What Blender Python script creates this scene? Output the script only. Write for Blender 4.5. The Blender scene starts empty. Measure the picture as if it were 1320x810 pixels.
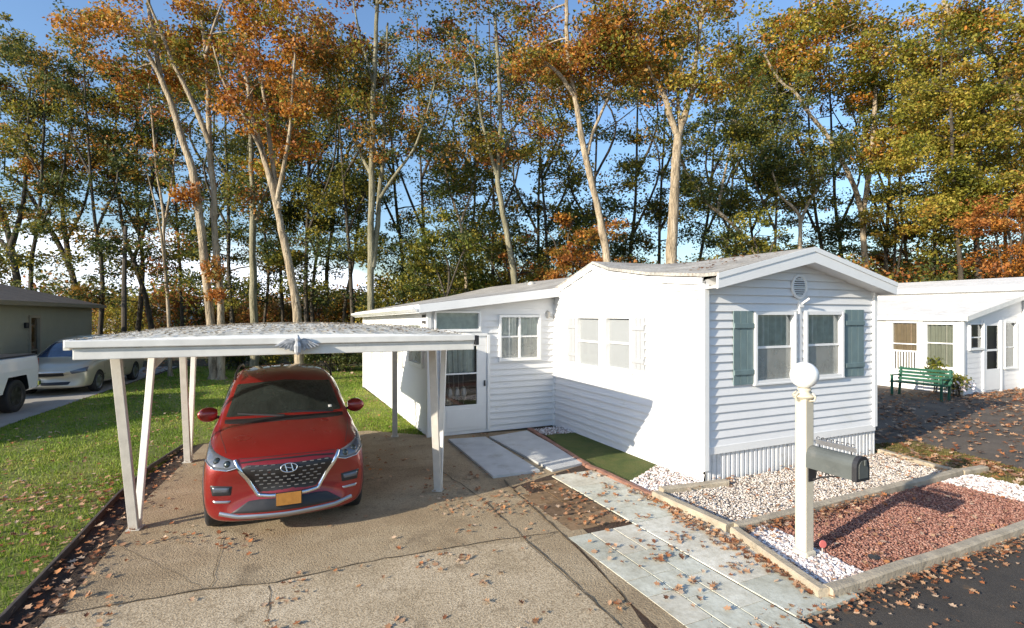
import bpy, bmesh, math, random
import numpy as np
from mathutils import Vector, Matrix
from mathutils.bvhtree import BVHTree
random.seed(7); RNG = np.random.default_rng(7)
SC = bpy.context.scene; COL = SC.collection
F, CX, HZ, CH = 678.0, 660.0, 405.0, 2.5      # focal length (px of the 1320 photo), centre, horizon, camera height
D1 = Vector((-.416, .909, 0)); D2 = Vector((.909, .416, 0))   # house axes: depth, width
UP = Vector((0, 0, 1))
def P(px, py, z=0):
    Y = F*(CH-z)/(py-HZ); return Vector(((px-CX)/F*Y, Y, z))
def PD(px, py, Y): return Vector(((px-CX)/F*Y, Y, CH-(py-HZ)*Y/F))
# ---------------------------------------------------------------- objects
def tag(o, label=None, cat=None, group=None, kind=None):
    if label: o['label'] = label
    if cat: o['category'] = cat
    if group: o['group'] = group
    if kind: o['kind'] = kind
    return o
def empty(name, loc=(0, 0, 0), rz=0, label=None, cat=None, group=None):
    o = bpy.data.objects.new(name, None); COL.objects.link(o); o.location = loc; o.rotation_euler = (0, 0, rz)
    o.empty_display_size = .3
    return tag(o, label, cat, group)
WORLD = {}
def site(name, loc, label, cat, group=None):
    """an Empty at the thing's base whose parts are built in world coordinates"""
    o = empty(name, loc, 0, label, cat, group); WORLD[o.name] = Matrix.Translation(-Vector(loc)); return o
def link(name, me, mats, parent=None, smooth=False):
    if not isinstance(mats, (list, tuple)): mats = [mats]
    for m in mats: me.materials.append(m)
    if smooth:
        me.polygons.foreach_set('use_smooth', [True]*len(me.polygons))
    o = bpy.data.objects.new(name, me); COL.objects.link(o)
    if parent:
        o.parent = parent
        if parent.name in WORLD: o.matrix_parent_inverse = WORLD[parent.name]
    return o
class MB:
    """collects faces, makes one mesh"""
    def __init__(s): s.v = []; s.f = []; s.m = []
    def face(s, pts, m=0):
        n = len(s.v); s.v += [tuple(p) for p in pts]; s.f.append(tuple(range(n, n+len(pts)))); s.m.append(m)
    def grid(s, rows, m=0, close=False):
        n = len(s.v); R = len(rows); C = len(rows[0])
        for r in rows: s.v += [tuple(p) for p in r]
        for i in range(R-1):
            for j in range(C if close else C-1):
                k = (j+1) % C
                s.f.append((n+i*C+j, n+i*C+k, n+(i+1)*C+k, n+(i+1)*C+j)); s.m.append(m)
    def box(s, c, sx, sy, sz, ax=Vector((1, 0, 0)), ay=None, az=None, m=0, bev=0):
        c = Vector(c); ax = Vector(ax).normalized(); az = Vector(az).normalized() if az else UP
        ay = Vector(ay).normalized() if ay else az.cross(ax).normalized()
        hx, hy, hz = sx/2, sy/2, sz/2
        if bev <= 0:
            p = [c+ax*a*hx+ay*b*hy+az*d*hz for a in (-1, 1) for b in (-1, 1) for d in (-1, 1)]
            n = len(s.v); s.v += [tuple(q) for q in p]
            for q in ((0, 1, 3, 2), (4, 6, 7, 5), (0, 4, 5, 1), (2, 3, 7, 6), (0, 2, 6, 4), (1, 5, 7, 3)):
                s.f.append(tuple(n+i for i in q)); s.m.append(m)
            return
        bm = bmesh.new(); bmesh.ops.create_cube(bm, size=1)
        for v in bm.verts: v.co = Vector((v.co.x*sx, v.co.y*sy, v.co.z*sz))
        bmesh.ops.bevel(bm, geom=bm.edges[:], offset=min(bev, hx*.9, hy*.9, hz*.9), segments=2, affect='EDGES', profile=.5)
        n = len(s.v); bm.verts.ensure_lookup_table()
        for v in bm.verts: s.v.append(tuple(c+ax*v.co.x+ay*v.co.y+az*v.co.z))
        for f in bm.faces: s.f.append(tuple(n+v.index for v in f.verts)); s.m.append(m)
        bm.free()
    def beam(s, a, b, w, h, up=UP, m=0, bev=0):
        a = Vector(a); b = Vector(b); d = (b-a); L = d.length; d.normalize()
        if abs(d.dot(up)) > .98: up = Vector((D1))
        side = up.cross(d).normalized(); u = d.cross(side).normalized()
        s.box((a+b)/2, L, w, h, d, side, u, m, bev)
    def tube(s, pts, rad, n=8, m=0, cap=True, taper=None):
        pts = [Vector(p) for p in pts]
        if not isinstance(rad, (list, tuple)): rad = [rad]*len(pts)
        rows = []; prev = None
        for i, p in enumerate(pts):
            t = (pts[min(i+1, len(pts)-1)]-pts[max(i-1, 0)]).normalized()
            if prev is None:
                prev = t.orthogonal().normalized()
            a = (prev-t*prev.dot(t)).normalized(); prev = a; b = t.cross(a)
            rows.append([p+(a*math.cos(2*math.pi*k/n)+b*math.sin(2*math.pi*k/n))*rad[i] for k in range(n)])
        s.grid(rows, m, close=True)
        if cap:
            s.face(rows[0][::-1], m); s.face(rows[-1], m)
    def lathe(s, base, prof, n=20, m=0, axis=UP):
        axis = Vector(axis).normalized(); a = axis.orthogonal().normalized(); b = axis.cross(a); base = Vector(base)
        rows = [[base+axis*z+(a*math.cos(2*math.pi*k/n)+b*math.sin(2*math.pi*k/n))*r for k in range(n)] for r, z in prof]
        s.grid(rows, m, close=True)
        s.face(rows[0][::-1], m); s.face(rows[-1], m)
    def prism(s, pts, off, m=0):
        """flat polygon extruded by vector off"""
        pts = [Vector(p) for p in pts]; off = Vector(off); n = len(pts)
        s.face(pts, m); s.face([p+off for p in pts][::-1], m)
        for i in range(n):
            j = (i+1) % n; s.face([pts[i], pts[i]+off, pts[j]+off, pts[j]], m)
    def build(s, name, mats, parent=None, smooth=False, merge=False, local=None, fixn=True):
        me = bpy.data.meshes.new(name); v = s.v
        if local is not None:
            v = [tuple(local @ Vector(p)) for p in v]
        me.from_pydata(v, [], s.f); me.polygons.foreach_set('material_index', s.m)
        if merge or fixn:
            bm = bmesh.new(); bm.from_mesh(me)
            if merge: bmesh.ops.remove_doubles(bm, verts=bm.verts, dist=1e-4)
            if fixn: bmesh.ops.recalc_face_normals(bm, faces=bm.faces)
            bm.to_mesh(me); bm.free()
        me.update()
        o = link(name, me, mats, parent, False)
        if smooth:
            me.polygons.foreach_set('use_smooth', [True]*len(me.polygons))
        return o
# ---------------------------------------------------------------- materials
MATS = {}
def nodes(name):
    m = bpy.data.materials.new(name); m.use_nodes = True; nt = m.node_tree
    return m, nt, nt.nodes['Principled BSDF']
def ramp(nt, fac, cols, interp='LINEAR'):
    r = nt.nodes.new('ShaderNodeValToRGB'); e = r.color_ramp.elements; r.color_ramp.interpolation = interp
    while len(e) < len(cols): e.new(.5)
    for i, c in enumerate(cols):
        if len(c) == 2: pos, c = c
        else: pos = i/(len(cols)-1)
        e[i].position = pos; e[i].color = (*c[:3], 1)
    nt.links.new(fac, r.inputs[0]); return r.outputs[0]
def tex(nt, kind, scale, detail=4, vec=None, rough=.55, dist=0, out=None, vscale=None):
    t = nt.nodes.new('ShaderNodeTex'+kind); t.inputs['Scale'].default_value = scale
    if 'Detail' in t.inputs: t.inputs['Detail'].default_value = detail
    if 'Roughness' in t.inputs: t.inputs['Roughness'].default_value = rough
    if 'Distortion' in t.inputs: t.inputs['Distortion'].default_value = dist
    if vec is None:
        g = nt.nodes.new('ShaderNodeTexCoord'); vec = g.outputs['Object']
    if vscale:
        mp = nt.nodes.new('ShaderNodeMapping'); mp.inputs['Scale'].default_value = vscale
        nt.links.new(vec, mp.inputs[0]); vec = mp.outputs[0]
    nt.links.new(vec, t.inputs['Vector'])
    return t.outputs[out or ('Fac' if kind == 'Noise' else 'Distance')]
def mix(nt, fac, a, b, mode='MIX'):
    m = nt.nodes.new('ShaderNodeMix'); m.data_type = 'RGBA'; m.blend_type = mode
    for sock, v in ((m.inputs[0], fac), (m.inputs[6], a), (m.inputs[7], b)):
        if isinstance(v, (int, float)): sock.default_value = v
        elif isinstance(v, tuple): sock.default_value = (*v[:3], 1)
        else: nt.links.new(v, sock)
    return m.outputs[2]
def bump(nt, h, strength, dist, bsdf):
    b = nt.nodes.new('ShaderNodeBump'); b.inputs['Strength'].default_value = strength; b.inputs['Distance'].default_value = dist
    nt.links.new(h, b.inputs['Height']); nt.links.new(b.outputs[0], bsdf.inputs['Normal'])
def mat(name, col, rough=.6, var=.12, scale=3, bmp=0, bscale=60, metal=0, spec=.5, dirt=None, dscale=.8, dlo=.55, coat=0):
    """solid colour with soft mottling, optional dirt patches and bump"""
    m, nt, b = nodes(name)
    n = tex(nt, 'Noise', scale, 6)
    lo = tuple(c*(1-var) for c in col); hi = tuple(min(1, c*(1+var)) for c in col)
    c = ramp(nt, n, [(.3, lo), (.7, hi)])
    if dirt:
        d = ramp(nt, tex(nt, 'Noise', dscale, 8, rough=.7), [(dlo, (0, 0, 0)), (min(1, dlo+.2), (1, 1, 1))])
        c = mix(nt, d, c, dirt)
    nt.links.new(c, b.inputs['Base Color'])
    rr = ramp(nt, n, [(.2, (rough*.85,)*3), (.8, (min(1, rough*1.15),)*3)]); nt.links.new(rr, b.inputs['Roughness'])
    b.inputs['Metallic'].default_value = metal; b.inputs['Specular IOR Level'].default_value = spec
    if coat: b.inputs['Coat Weight'].default_value = coat; b.inputs['Coat Roughness'].default_value = .04
    if bmp: bump(nt, tex(nt, 'Noise', bscale, 5), bmp, .02, b)
    MATS[name] = m; return m
WHITE = mat('white_vinyl', (.74, .74, .735), .45, .03, 1.5, .35, 2.5, dirt=(.64, .63, .58), dscale=1.6, dlo=.60)
SKIRT = mat('white_skirting', (.74, .74, .73), .5, .05, 2, .05, 30, dirt=(.50, .47, .40), dscale=2.3, dlo=.55)
TRIM = mat('white_trim', (.82, .82, .80), .4, .03, 3)
ALU = mat('painted_aluminium', (.72, .71, .67), .4, .08, 6, .04, 40, dirt=(.45, .42, .36), dscale=3, dlo=.6)
GALV = mat('shaded_weathered_post', (.50, .475, .43), .5, .10, 8, .1, 50, dirt=(.34, .28, .22), dscale=4, dlo=.58)  # grey base carries the shade of the darker post legs; dirt patches on top
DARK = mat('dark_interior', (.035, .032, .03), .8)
CURT = mat('curtain_cloth', (.80, .80, .74), .9, .15, 9)
CURT2 = mat('white_blind', (.29, .30, .31), .9, .03, 9)
SHUT = mat('green_shutter', (.15, .215, .22), .5, .12, 5, .15, 40, dirt=(.16, .21, .20), dscale=3)
SHUTW = mat('white_shutter', (.38, .39, .40), .45, .03, 5)
IRON = mat('black_iron', (.03, .03, .033), .4, .1)
BLACKP = mat('black_plastic', (.018, .018, .02), .45, .2, 12)
RUBBER = mat('tyre_rubber', (.022, .022, .023), .75, .2, 20, .2, 60)
CHROME = mat('chrome', (.75, .76, .78), .12, .02, metal=1)
SILVER = mat('silver_paint', (.42, .43, .45), .3, .05, metal=.8)
GOLD = mat('gold_paint', (.50, .46, .36), .3, .05, 3, metal=.3, coat=.6)
TRUCKW = mat('white_car_paint', (.80, .81, .83), .3, .03, 3, coat=.7)
GREENW = mat('green_painted_wood', (.012, .085, .05), .5, .2, 6, .2, 30)
BRACK = mat('mailbox_grey', (.095, .105, .10), .42, .12, 6, .08, 50, dirt=(.15, .15, .14), dscale=5)
STONEW = mat('lamp_globe', (.86, .86, .83), .25, .03)
PLATE = mat('orange_plate', (.42, .19, .04), .4, .15, 20)
ORN = mat('cast_ornament', (.40, .41, .43), .45, .45, 25, .2, 50)
LOG = mat('landscape_timber', (.40, .34, .25), .85, .25, 5, .5, 30, dirt=(.20, .17, .12), dscale=4)
BRICKE = mat('brick_edging', (.26, .13, .09), .85, .35, 7, .4, 40)
POLE = mat('utility_wood', (.09, .075, .06), .9, .2, 6, .4, 30)
def car_red():
    m, nt, b = nodes('red_car_paint')
    n = tex(nt, 'Noise', 900, 2)
    nt.links.new(ramp(nt, n, [(.3, (.19, .009, .009)), (.7, (.31, .018, .014))]), b.inputs['Base Color'])
    b.inputs['Metallic'].default_value = .35; b.inputs['Roughness'].default_value = .33
    b.inputs['Coat Weight'].default_value = 1; b.inputs['Coat Roughness'].default_value = .03
    nt.links.new(ramp(nt, tex(nt, 'Noise', 2.5, 7), [(.35, (.26,)*3), (.7, (.42,)*3)]), b.inputs['Roughness'])
    return m
RED = car_red()
def glass(name, col, rough=.05, alpha=None, spec=.8):
    m, nt, b = nodes(name)
    n = tex(nt, 'Noise', 2.2, 4)
    nt.links.new(ramp(nt, n, [(.3, tuple(c*.6 for c in col)), (.7, tuple(c*1.5 for c in col))]), b.inputs['Base Color'])
    b.inputs['Roughness'].default_value = rough; b.inputs['Specular IOR Level'].default_value = spec
    bump(nt, tex(nt, 'Noise', 1.2, 1), .06, .03, b)
    return m
def pane_glass(ior=1.65, add=.06):
    m = bpy.data.materials.new('window_glass'); m.use_nodes = True; nt = m.node_tree; nt.nodes.clear()
    out = nt.nodes.new('ShaderNodeOutputMaterial'); t = nt.nodes.new('ShaderNodeBsdfTransparent'); g = nt.nodes.new('ShaderNodeBsdfGlossy')
    t.inputs[0].default_value = (.88, .92, .90, 1); g.inputs['Roughness'].default_value = .03; g.inputs[0].default_value = (.9, .95, 1, 1)
    mx = nt.nodes.new('ShaderNodeMixShader'); fr = nt.nodes.new('ShaderNodeFresnel'); fr.inputs[0].default_value = ior
    ad = nt.nodes.new('ShaderNodeMath'); ad.operation = 'ADD'; ad.inputs[1].default_value = add
    nt.links.new(fr.outputs[0], ad.inputs[0]); nt.links.new(ad.outputs[0], mx.inputs[0])
    nt.links.new(t.outputs[0], mx.inputs[1]); nt.links.new(g.outputs[0], mx.inputs[2]); nt.links.new(mx.outputs[0], out.inputs[0])
    b = nt.nodes.new('ShaderNodeBump'); b.inputs['Strength'].default_value = .08; b.inputs['Distance'].default_value = .02
    nt.links.new(tex(nt, 'Noise', 1.5, 1), b.inputs['Height']); nt.links.new(b.outputs[0], g.inputs['Normal'])
    return m
GLASS = pane_glass()
CARGLASS = glass('car_glass', (.020, .026, .024), .04)
LENS = glass('headlight_lens', (.09, .10, .12), .08, spec=1)
BLUEG = glass('blue_tinted_glass', (.04, .06, .10), .06)
def pb_concrete():
    m, nt, b = nodes('aggregate_concrete')
    big = ramp(nt, tex(nt, 'Noise', .55, 7, rough=.62, dist=.4), [(.33, (.37, .285, .175)), (.50, (.54, .435, .285)), (.66, (.68, .58, .41))])
    sp = ramp(nt, tex(nt, 'Voronoi', 34), [(.05, (.55, .52, .48)), (.35, (1, 1, 1)), (.7, (.60, .56, .52))])
    c = mix(nt, .8, big, sp, 'MULTIPLY')
    fine = ramp(nt, tex(nt, 'Noise', 42, 5, rough=.75), [(.36, (.38, .34, .30)), (.5, (.95, .93, .9)), (.66, (1.0, 1, 1))])
    c = mix(nt, .75, c, fine, 'MULTIPLY')
    st = ramp(nt, tex(nt, 'Noise', 1.7, 8, rough=.75), [(.54, (0, 0, 0)), (.68, (.8,)*3)])
    c = mix(nt, st, c, (.17, .125, .075))
    nt.links.new(c, b.inputs['Base Color']); b.inputs['Roughness'].default_value = .92
    bump(nt, tex(nt, 'Noise', 60, 4), .8, .015, b); return m
CONC = pb_concrete()
def speckle(name, cols, fs=60, big=1.2, lo=(.7, .7, .7), bmp=.5, extra=None, rough=.92):
    m, nt, b = nodes(name)
    c = ramp(nt, tex(nt, 'Noise', big, 7, rough=.65, dist=.3), [(.3+.4*i/(len(cols)-1), k) for i, k in enumerate(cols)])
    f = ramp(nt, tex(nt, 'Noise', fs, 3), [(.35, lo), (.6, (1, 1, 1))]); c = mix(nt, 1., c, f, 'MULTIPLY')
    if extra:
        e = ramp(nt, tex(nt, 'Noise', extra[1], 8, rough=.75), [(extra[2], (0, 0, 0)), (extra[2]+.08, (1, 1, 1))]); c = mix(nt, e, c, extra[0])
    nt.links.new(c, b.inputs['Base Color']); b.inputs['Roughness'].default_value = rough
    bump(nt, tex(nt, 'Noise', fs, 4), bmp, .015, b); return m
ASPH = speckle('asphalt', [(.040, .034, .029), (.072, .061, .050), (.105, .085, .065)], 120, .7, (.6, .6, .6), .6, ((.15, .09, .045), 3.5, .60))
SIDEASPH = speckle('worn_asphalt', [(.095, .077, .060), (.15, .12, .092), (.20, .16, .12)], 90, .8, (.6, .6, .6), .6, ((.24, .13, .07), 5, .60))
FLOOR = speckle('leafy_ground', [(.045, .040, .020), (.085, .070, .030), (.13, .075, .030)], 25, .35, (.5, .5, .5), .8, ((.060, .085, .022), .5, .5))
LAWNM = speckle('lawn_soil', [(.12, .15, .022), (.19, .22, .035), (.27, .25, .06)], 40, .9, (.55, .55, .5), .8, ((.13, .085, .035), 2.2, .62))
SOIL = speckle('bed_soil', [(.035, .022, .014), (.06, .035, .02), (.10, .05, .025)], 50, 2, (.5, .5, .5), .9)
LDRIVE = speckle('pale_concrete', [(.30, .28, .25), (.38, .36, .32), (.45, .42, .38)], 80, .8, (.8, .8, .8), .3)
REDG = speckle('red_gravel_base', [(.24, .11, .085), (.32, .16, .13), (.38, .20, .17)], 60, 2, (.5, .5, .5), .9)
WHITEG = speckle('white_gravel_base', [(.30, .27, .24), (.40, .37, .33), (.48, .44, .40)], 60, 2, (.5, .5, .5), .9)
ROOFM = speckle('grey_shingle', [(.30, .28, .25), (.42, .40, .36), (.58, .56, .51)], 30, 1.5, (.6, .6, .6), .6, ((.24, .19, .13), 5, .58))
ROOFB = speckle('brown_shingle', [(.13, .10, .075), (.18, .14, .105), (.22, .17, .13)], 30, 1.5, (.6, .6, .6), .6)
CPROOF = speckle('weathered_roof_sheet', [(.56, .55, .49), (.70, .69, .64), (.80, .79, .75)], 18, 1.3, (.58, .57, .50), .5, ((.30, .25, .17), 6, .54))
TURF = speckle('turf_strip', [(.05, .085, .010), (.09, .115, .018), (.13, .13, .03)], 60, 3, (.55, .55, .5), .8)
SIDEG = mat('grey_green_siding', (.36, .35, .26), .6, .08, 2, .05, 30)
def island_mat(name, cols, rough=.8, noise=None, trans=0, spec=.3, sheen=0):
    """each separate piece takes a colour of its own"""
    m, nt, b = nodes(name); g = nt.nodes.new('ShaderNodeNewGeometry')
    v = g.outputs['Random Per Island']
    if noise:
        n = tex(nt, 'Noise', noise, 2); a = nt.nodes.new('ShaderNodeMath'); a.operation = 'MULTIPLY_ADD'
        nt.links.new(n, a.inputs[0]); a.inputs[1].default_value = 1.9; a.inputs[2].default_value = -.95
        a2 = nt.nodes.new('ShaderNodeMath'); a2.operation = 'MULTIPLY_ADD'; nt.links.new(v, a2.inputs[0]); a2.inputs[1].default_value = .62
        a3 = nt.nodes.new('ShaderNodeMath'); a3.operation = 'ADD'; a3.use_clamp = True; a3.inputs[1].default_value = .19
        nt.links.new(a.outputs[0], a2.inputs[2]); nt.links.new(a2.outputs[0], a3.inputs[0]); v = a3.outputs[0]
    c = ramp(nt, v, cols)
    nt.links.new(c, b.inputs['Base Color']); b.inputs['Roughness'].default_value = rough; b.inputs['Specular IOR Level'].default_value = spec
    if trans:
        out = nt.nodes['Material Output']; t = nt.nodes.new('ShaderNodeBsdfTranslucent'); mx = nt.nodes.new('ShaderNodeMixShader'); mx.inputs[0].default_value = trans
        nt.links.new(c, t.inputs[0]); nt.links.new(b.outputs[0], mx.inputs[1]); nt.links.new(t.outputs[0], mx.inputs[2]); nt.links.new(mx.outputs[0], out.inputs[0])
    return m
LEAFM = {
 'orange': island_mat('leaves_orange', [(.14, .08, .02), (.38, .155, .024), (.56, .22, .032), (.64, .36, .08), (.24, .20, .05)], .6, .5, .42),
 'rust': island_mat('leaves_rust', [(.12, .055, .02), (.31, .105, .028), (.46, .17, .042), (.56, .28, .075), (.18, .17, .045)], .6, .5, .42),
 'olive': island_mat('leaves_olive', [(.06, .08, .016), (.16, .17, .026), (.27, .25, .035), (.42, .32, .05), (.13, .15, .035)], .6, .5, .42),
 'yellow': island_mat('leaves_yellow_green', [(.10, .12, .016), (.22, .22, .026), (.36, .32, .045), (.52, .40, .07), (.44, .23, .045)], .6, .5, .42),
 'green': island_mat('leaves_dark_green', [(.025, .042, .022), (.055, .085, .030), (.09, .125, .036), (.18, .18, .045), (.07, .10, .04)], .55, .5, .38),
 'mixed': island_mat('leaves_mixed', [(.05, .07, .016), (.15, .15, .024), (.32, .19, .03), (.48, .24, .045), (.11, .12, .03)], .6, .45, .42),
 'bright': island_mat('leaves_bright_green', [(.04, .07, .012), (.08, .12, .018), (.13, .16, .022), (.20, .20, .03), (.10, .12, .03)], .6, .5, .42),
}
LITTER = island_mat('fallen_leaf', [(.12, .05, .025), (.24, .085, .035), (.38, .14, .05), (.46, .22, .09), (.42, .28, .17)], .7)
LITTERP = island_mat('fallen_leaf_pale', [(.16, .10, .06), (.33, .17, .09), (.44, .27, .16), (.55, .42, .30)], .7)
BLADE = island_mat('grass_blade', [(.10, .17, .016), (.16, .26, .026), (.25, .34, .040), (.40, .38, .11)], .6, .8, .3)
BLADE2 = island_mat('dry_grass_blade', [(.10, .10, .03), (.17, .15, .04), (.24, .19, .07), (.12, .15, .03)], .6, .8, .3)
WSTONE = island_mat('white_pebble', [(.14, .10, .08), (.50, .42, .38), (.74, .68, .66), (.84, .82, .80), (.78, .72, .70), (.42, .28, .24)], .7)
TSTONE = island_mat('tan_pebble', [(.22, .17, .14), (.48, .42, .36), (.66, .60, .54), (.74, .70, .66), (.62, .55, .48), (.36, .28, .22)], .7)
RSTONE = island_mat('red_pebble', [(.17, .075, .055), (.28, .125, .092), (.36, .18, .135), (.43, .26, .20), (.22, .095, .07)], .8)
PAVER = island_mat('flagstone_tone', [(.58, .59, .51), (.68, .69, .60), (.73, .70, .60), (.79, .79, .71)], .85)
BPAVER = island_mat('brown_paver_tone', [(.20, .13, .08), (.28, .18, .10), (.33, .22, .13)], .85)
def texture_over(m, sc, lo):
    nt = m.node_tree; b = nt.nodes['Principled BSDF']; src = b.inputs['Base Color'].links[0].from_socket
    f = ramp(nt, tex(nt, 'Noise', sc, 8, rough=.7), [(.32, lo), (.6, (1, 1, 1))]); f2 = ramp(nt, tex(nt, 'Noise', 1.4, 6), [(.35, (.72, .70, .66)), (.65, (1, 1, 1))])
    nt.links.new(mix(nt, 1., mix(nt, 1., src, f, 'MULTIPLY'), f2, 'MULTIPLY'), b.inputs['Base Color']); bump(nt, tex(nt, 'Noise', sc*4, 4), .3, .01, b)
texture_over(PAVER, 14, (.74, .72, .68)); texture_over(BPAVER, 14, (.6, .6, .55))
def bark(name, a, b_, c):
    m, nt, b = nodes(name)
    n = tex(nt, 'Noise', 2.2, 8, rough=.7, vscale=(3, 3, .55)); col = ramp(nt, n, [(.32, a), (.5, b_), (.68, c)])
    nt.links.new(col, b.inputs['Base Color']); b.inputs['Roughness'].default_value = .9
    sp_ = ramp(nt, tex(nt, 'Noise', 3.5, 9, rough=.8, vscale=(1.2, 1.2, .5)), [(.54, (0, 0, 0)), (.62, (1, 1, 1))]); nt.links.new(mix(nt, sp_, col, a), b.inputs['Base Color'])
    bump(nt, tex(nt, 'Noise', 9, 6, vscale=(3, 3, .5)), 1, .07, b); return m
BARKP = bark('pale_bark', (.13, .10, .065), (.38, .30, .20), (.54, .46, .34))
BARKM = bark('grey_green_bark', (.12, .11, .065), (.24, .22, .14), (.36, .33, .23))
BARKD = bark('dark_bark', (.035, .030, .022), (.075, .062, .045), (.14, .115, .08))
# ================================================================= camera, sky, sun
cam = bpy.data.cameras.new('camera'); co = bpy.data.objects.new('camera', cam); COL.objects.link(co); SC.camera = co
co.location = (0, 0, CH); co.rotation_euler = (math.radians(90), 0, 0)
cam.sensor_width = 36; cam.lens = 36*F/1320; cam.clip_end = 3000; cam.clip_start = .1
SUN = Vector((.797, .604, -math.tan(math.radians(18.5)))).normalized()
sl = bpy.data.lights.new('sun', 'SUN'); so = bpy.data.objects.new('sun', sl); COL.objects.link(so)
sl.energy = 4.1; sl.angle = math.radians(.5); sl.color = (1, .90, .74); so.location = (-20, -15, 12)
so.rotation_euler = SUN.to_track_quat('-Z', 'Y').to_euler()
w = bpy.data.worlds.new('World'); SC.world = w; w.use_nodes = True; nt = w.node_tree
sky = nt.nodes.new('ShaderNodeTexSky'); sky.sky_type = 'NISHITA'; sky.sun_disc = False
sky.sun_elevation = math.radians(18.5); sky.sun_rotation = math.atan2(-SUN.x, -SUN.y)
sky.air_density = 1.3; sky.dust_density = 1.0; sky.ozone_density = 3.5
bg = nt.nodes['Background']; bg.inputs[1].default_value = .12
tc = nt.nodes.new('ShaderNodeTexCoord'); sp = nt.nodes.new('ShaderNodeSeparateXYZ'); nt.links.new(tc.outputs['Generated'], sp.inputs[0])
n = nt.nodes.new('ShaderNodeTexNoise'); n.inputs['Scale'].default_value = 3; n.inputs['Detail'].default_value = 9; n.inputs['Roughness'].default_value = .6
mp = nt.nodes.new('ShaderNodeMapping'); mp.inputs['Scale'].default_value = (1, 1, 3.5); nt.links.new(tc.outputs['Generated'], mp.inputs[0]); nt.links.new(mp.outputs[0], n.inputs['Vector'])
ad = nt.nodes.new('ShaderNodeMath'); ad.operation = 'MULTIPLY_ADD'; nt.links.new(sp.outputs[2], ad.inputs[0]); ad.inputs[1].default_value = -1.6
a0 = nt.nodes.new('ShaderNodeMath'); a0.operation = 'MULTIPLY_ADD'; nt.links.new(sp.outputs[0], a0.inputs[0]); a0.inputs[1].default_value = -.30; nt.links.new(n.outputs['Fac'], a0.inputs[2])
nt.links.new(a0.outputs[0], ad.inputs[2])
cl = ramp(nt, ad.outputs[0], [(.46, (0, 0, 0)), (.62, (1, 1, 1))])     # bright thin cloud low over the horizon
nt.links.new(mix(nt, cl, mix(nt, 1., sky.outputs[0], (.92, .96, 1.07), 'MULTIPLY'), (7.6, 8.2, 9.2)), bg.inputs[0])
SC.view_settings.view_transform = 'Standard'; SC.view_settings.look = 'None'; SC.view_settings.gamma = 1
SC.view_settings.exposure = .93; SC.view_settings.use_curve_mapping = False
# ================================================================= ground
def sheet(name, pts, z, m, kind='structure', parent=None, div=0, rough=0, side=.0):
    bm = bmesh.new(); vs = [bm.verts.new((p[0], p[1], z)) for p in pts]; f = bm.faces.new(vs); f.normal_update()
    if f.normal.z < 0: f.normal_flip()
    if side:
        g = bmesh.ops.extrude_face_region(bm, geom=[f]); 
        for v in g['geom']:
            if isinstance(v, bmesh.types.BMVert): v.co.z = z
        for v in vs: v.co.z = z-side
        bmesh.ops.recalc_face_normals(bm, faces=bm.faces)
    me = bpy.data.meshes.new(name); bm.to_mesh(me); bm.free(); o = link(name, me, m, parent)
    if kind: o['kind'] = kind
    return o
RD = lambda x: 4.5+(x-2.67)*.4576                     # edge of the street
LAWN = [(-3.32, 1.80), (-4.10, 4.24), (-5.30, 7.06), (-6.11, 9.8), (-5.95, 10.15), (-3.0, 11.2), (-1.62, 10.72), (-5.10, 17.85), (-5.0, 18.6), (1.0, 21), (1.0, 25), (-15.6, 25), (-12.5, 15.2), (-11.2, 11.5), (-7.1, .05)]
sheet('ground', [(-400, -300), (400, -300), (400, 600), (-400, 600)], 0, FLOOR)
sheet('lawn_ground', LAWN, .008, LAWNM)
sheet('street', [(-60, RD(-60)), (60, RD(60)), (62, RD(60)-14), (-56, RD(-60)-14)], .012, ASPH)
sheet('neighbour_driveway', [(-7.1, .05), (-11.2, 11.5), (-12.5, 15.2), (-15.9, 25), (-19.4, 24), (-10.6, -1.6)], .016, LDRIVE)
sheet('side_driveway', [(6.75, 9.9), (7.88, 10.27), (8.12, 8.3), (8.75, RD(8.75)), (16.5, RD(16.5)), (18.5, 18.3), (13.8, 16.2), (11.2, 22), (2.6, 20)], .012, SIDEASPH)
DRV = [(-2.98, 1.95), (-3.73, 4.29), (-4.42, 6.0), (-4.95, 7.2), (-5.5, 8.9), (-5.85, 10.0), (-3.05, 11.15), (-1.5, 10.62), (.364, 11.22), (1.20, 8.50), (.62, 7.96), (.02, 7.37), (.72, 5.49), (.995, 4.5), (1.25, RD(1.25)), (1.2, 3.7)]
sheet('driveway', DRV, .03, CONC, side=.05)
sheet('driveway_apron', [P(62, 801), P(264, 766), P(354, 757), P(477, 729), P(600, 708), P(678, 703), P(772, 787), P(800, 812), (1.0, 3.7), (-2.9, 1.97)], .034, speckle('worn_concrete', [(.41, .32, .20), (.56, .45, .30), (.66, .55, .39)], 75, .8, (.45, .41, .36), .5, ((.24, .18, .11), 2.4, .56)))
sheet('bed_edge_soil', [(-3.32, 1.84), (-4.08, 4.24), (-5.28, 7.06), (-6.09, 9.8), (-5.80, 10.0), (-5.5, 8.9), (-4.9, 7.2), (-4.4, 6.0), (-3.7, 4.29), (-2.95, 1.95)], .02, SOIL)
def wig_strip(m, pts, w, z, seed=0):
    r = random.Random(seed); pts = [Vector((p[0], p[1], 0)) for p in pts]; out = []
    for a, b in zip(pts, pts[1:]):
        n_ = max(2, int((b-a).length/.12)); d = (b-a).normalized(); s = UP.cross(d)
        for i in range(n_ + (b is pts[-1])):
            out.append((a.lerp(b, i/n_)+s*r.uniform(-.018, .018), s, w*r.uniform(.4, 1.3)))
    m.grid([[p+s*ww/2+UP*z for p, s, ww in out], [p-s*ww/2+UP*z for p, s, ww in out]])
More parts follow.
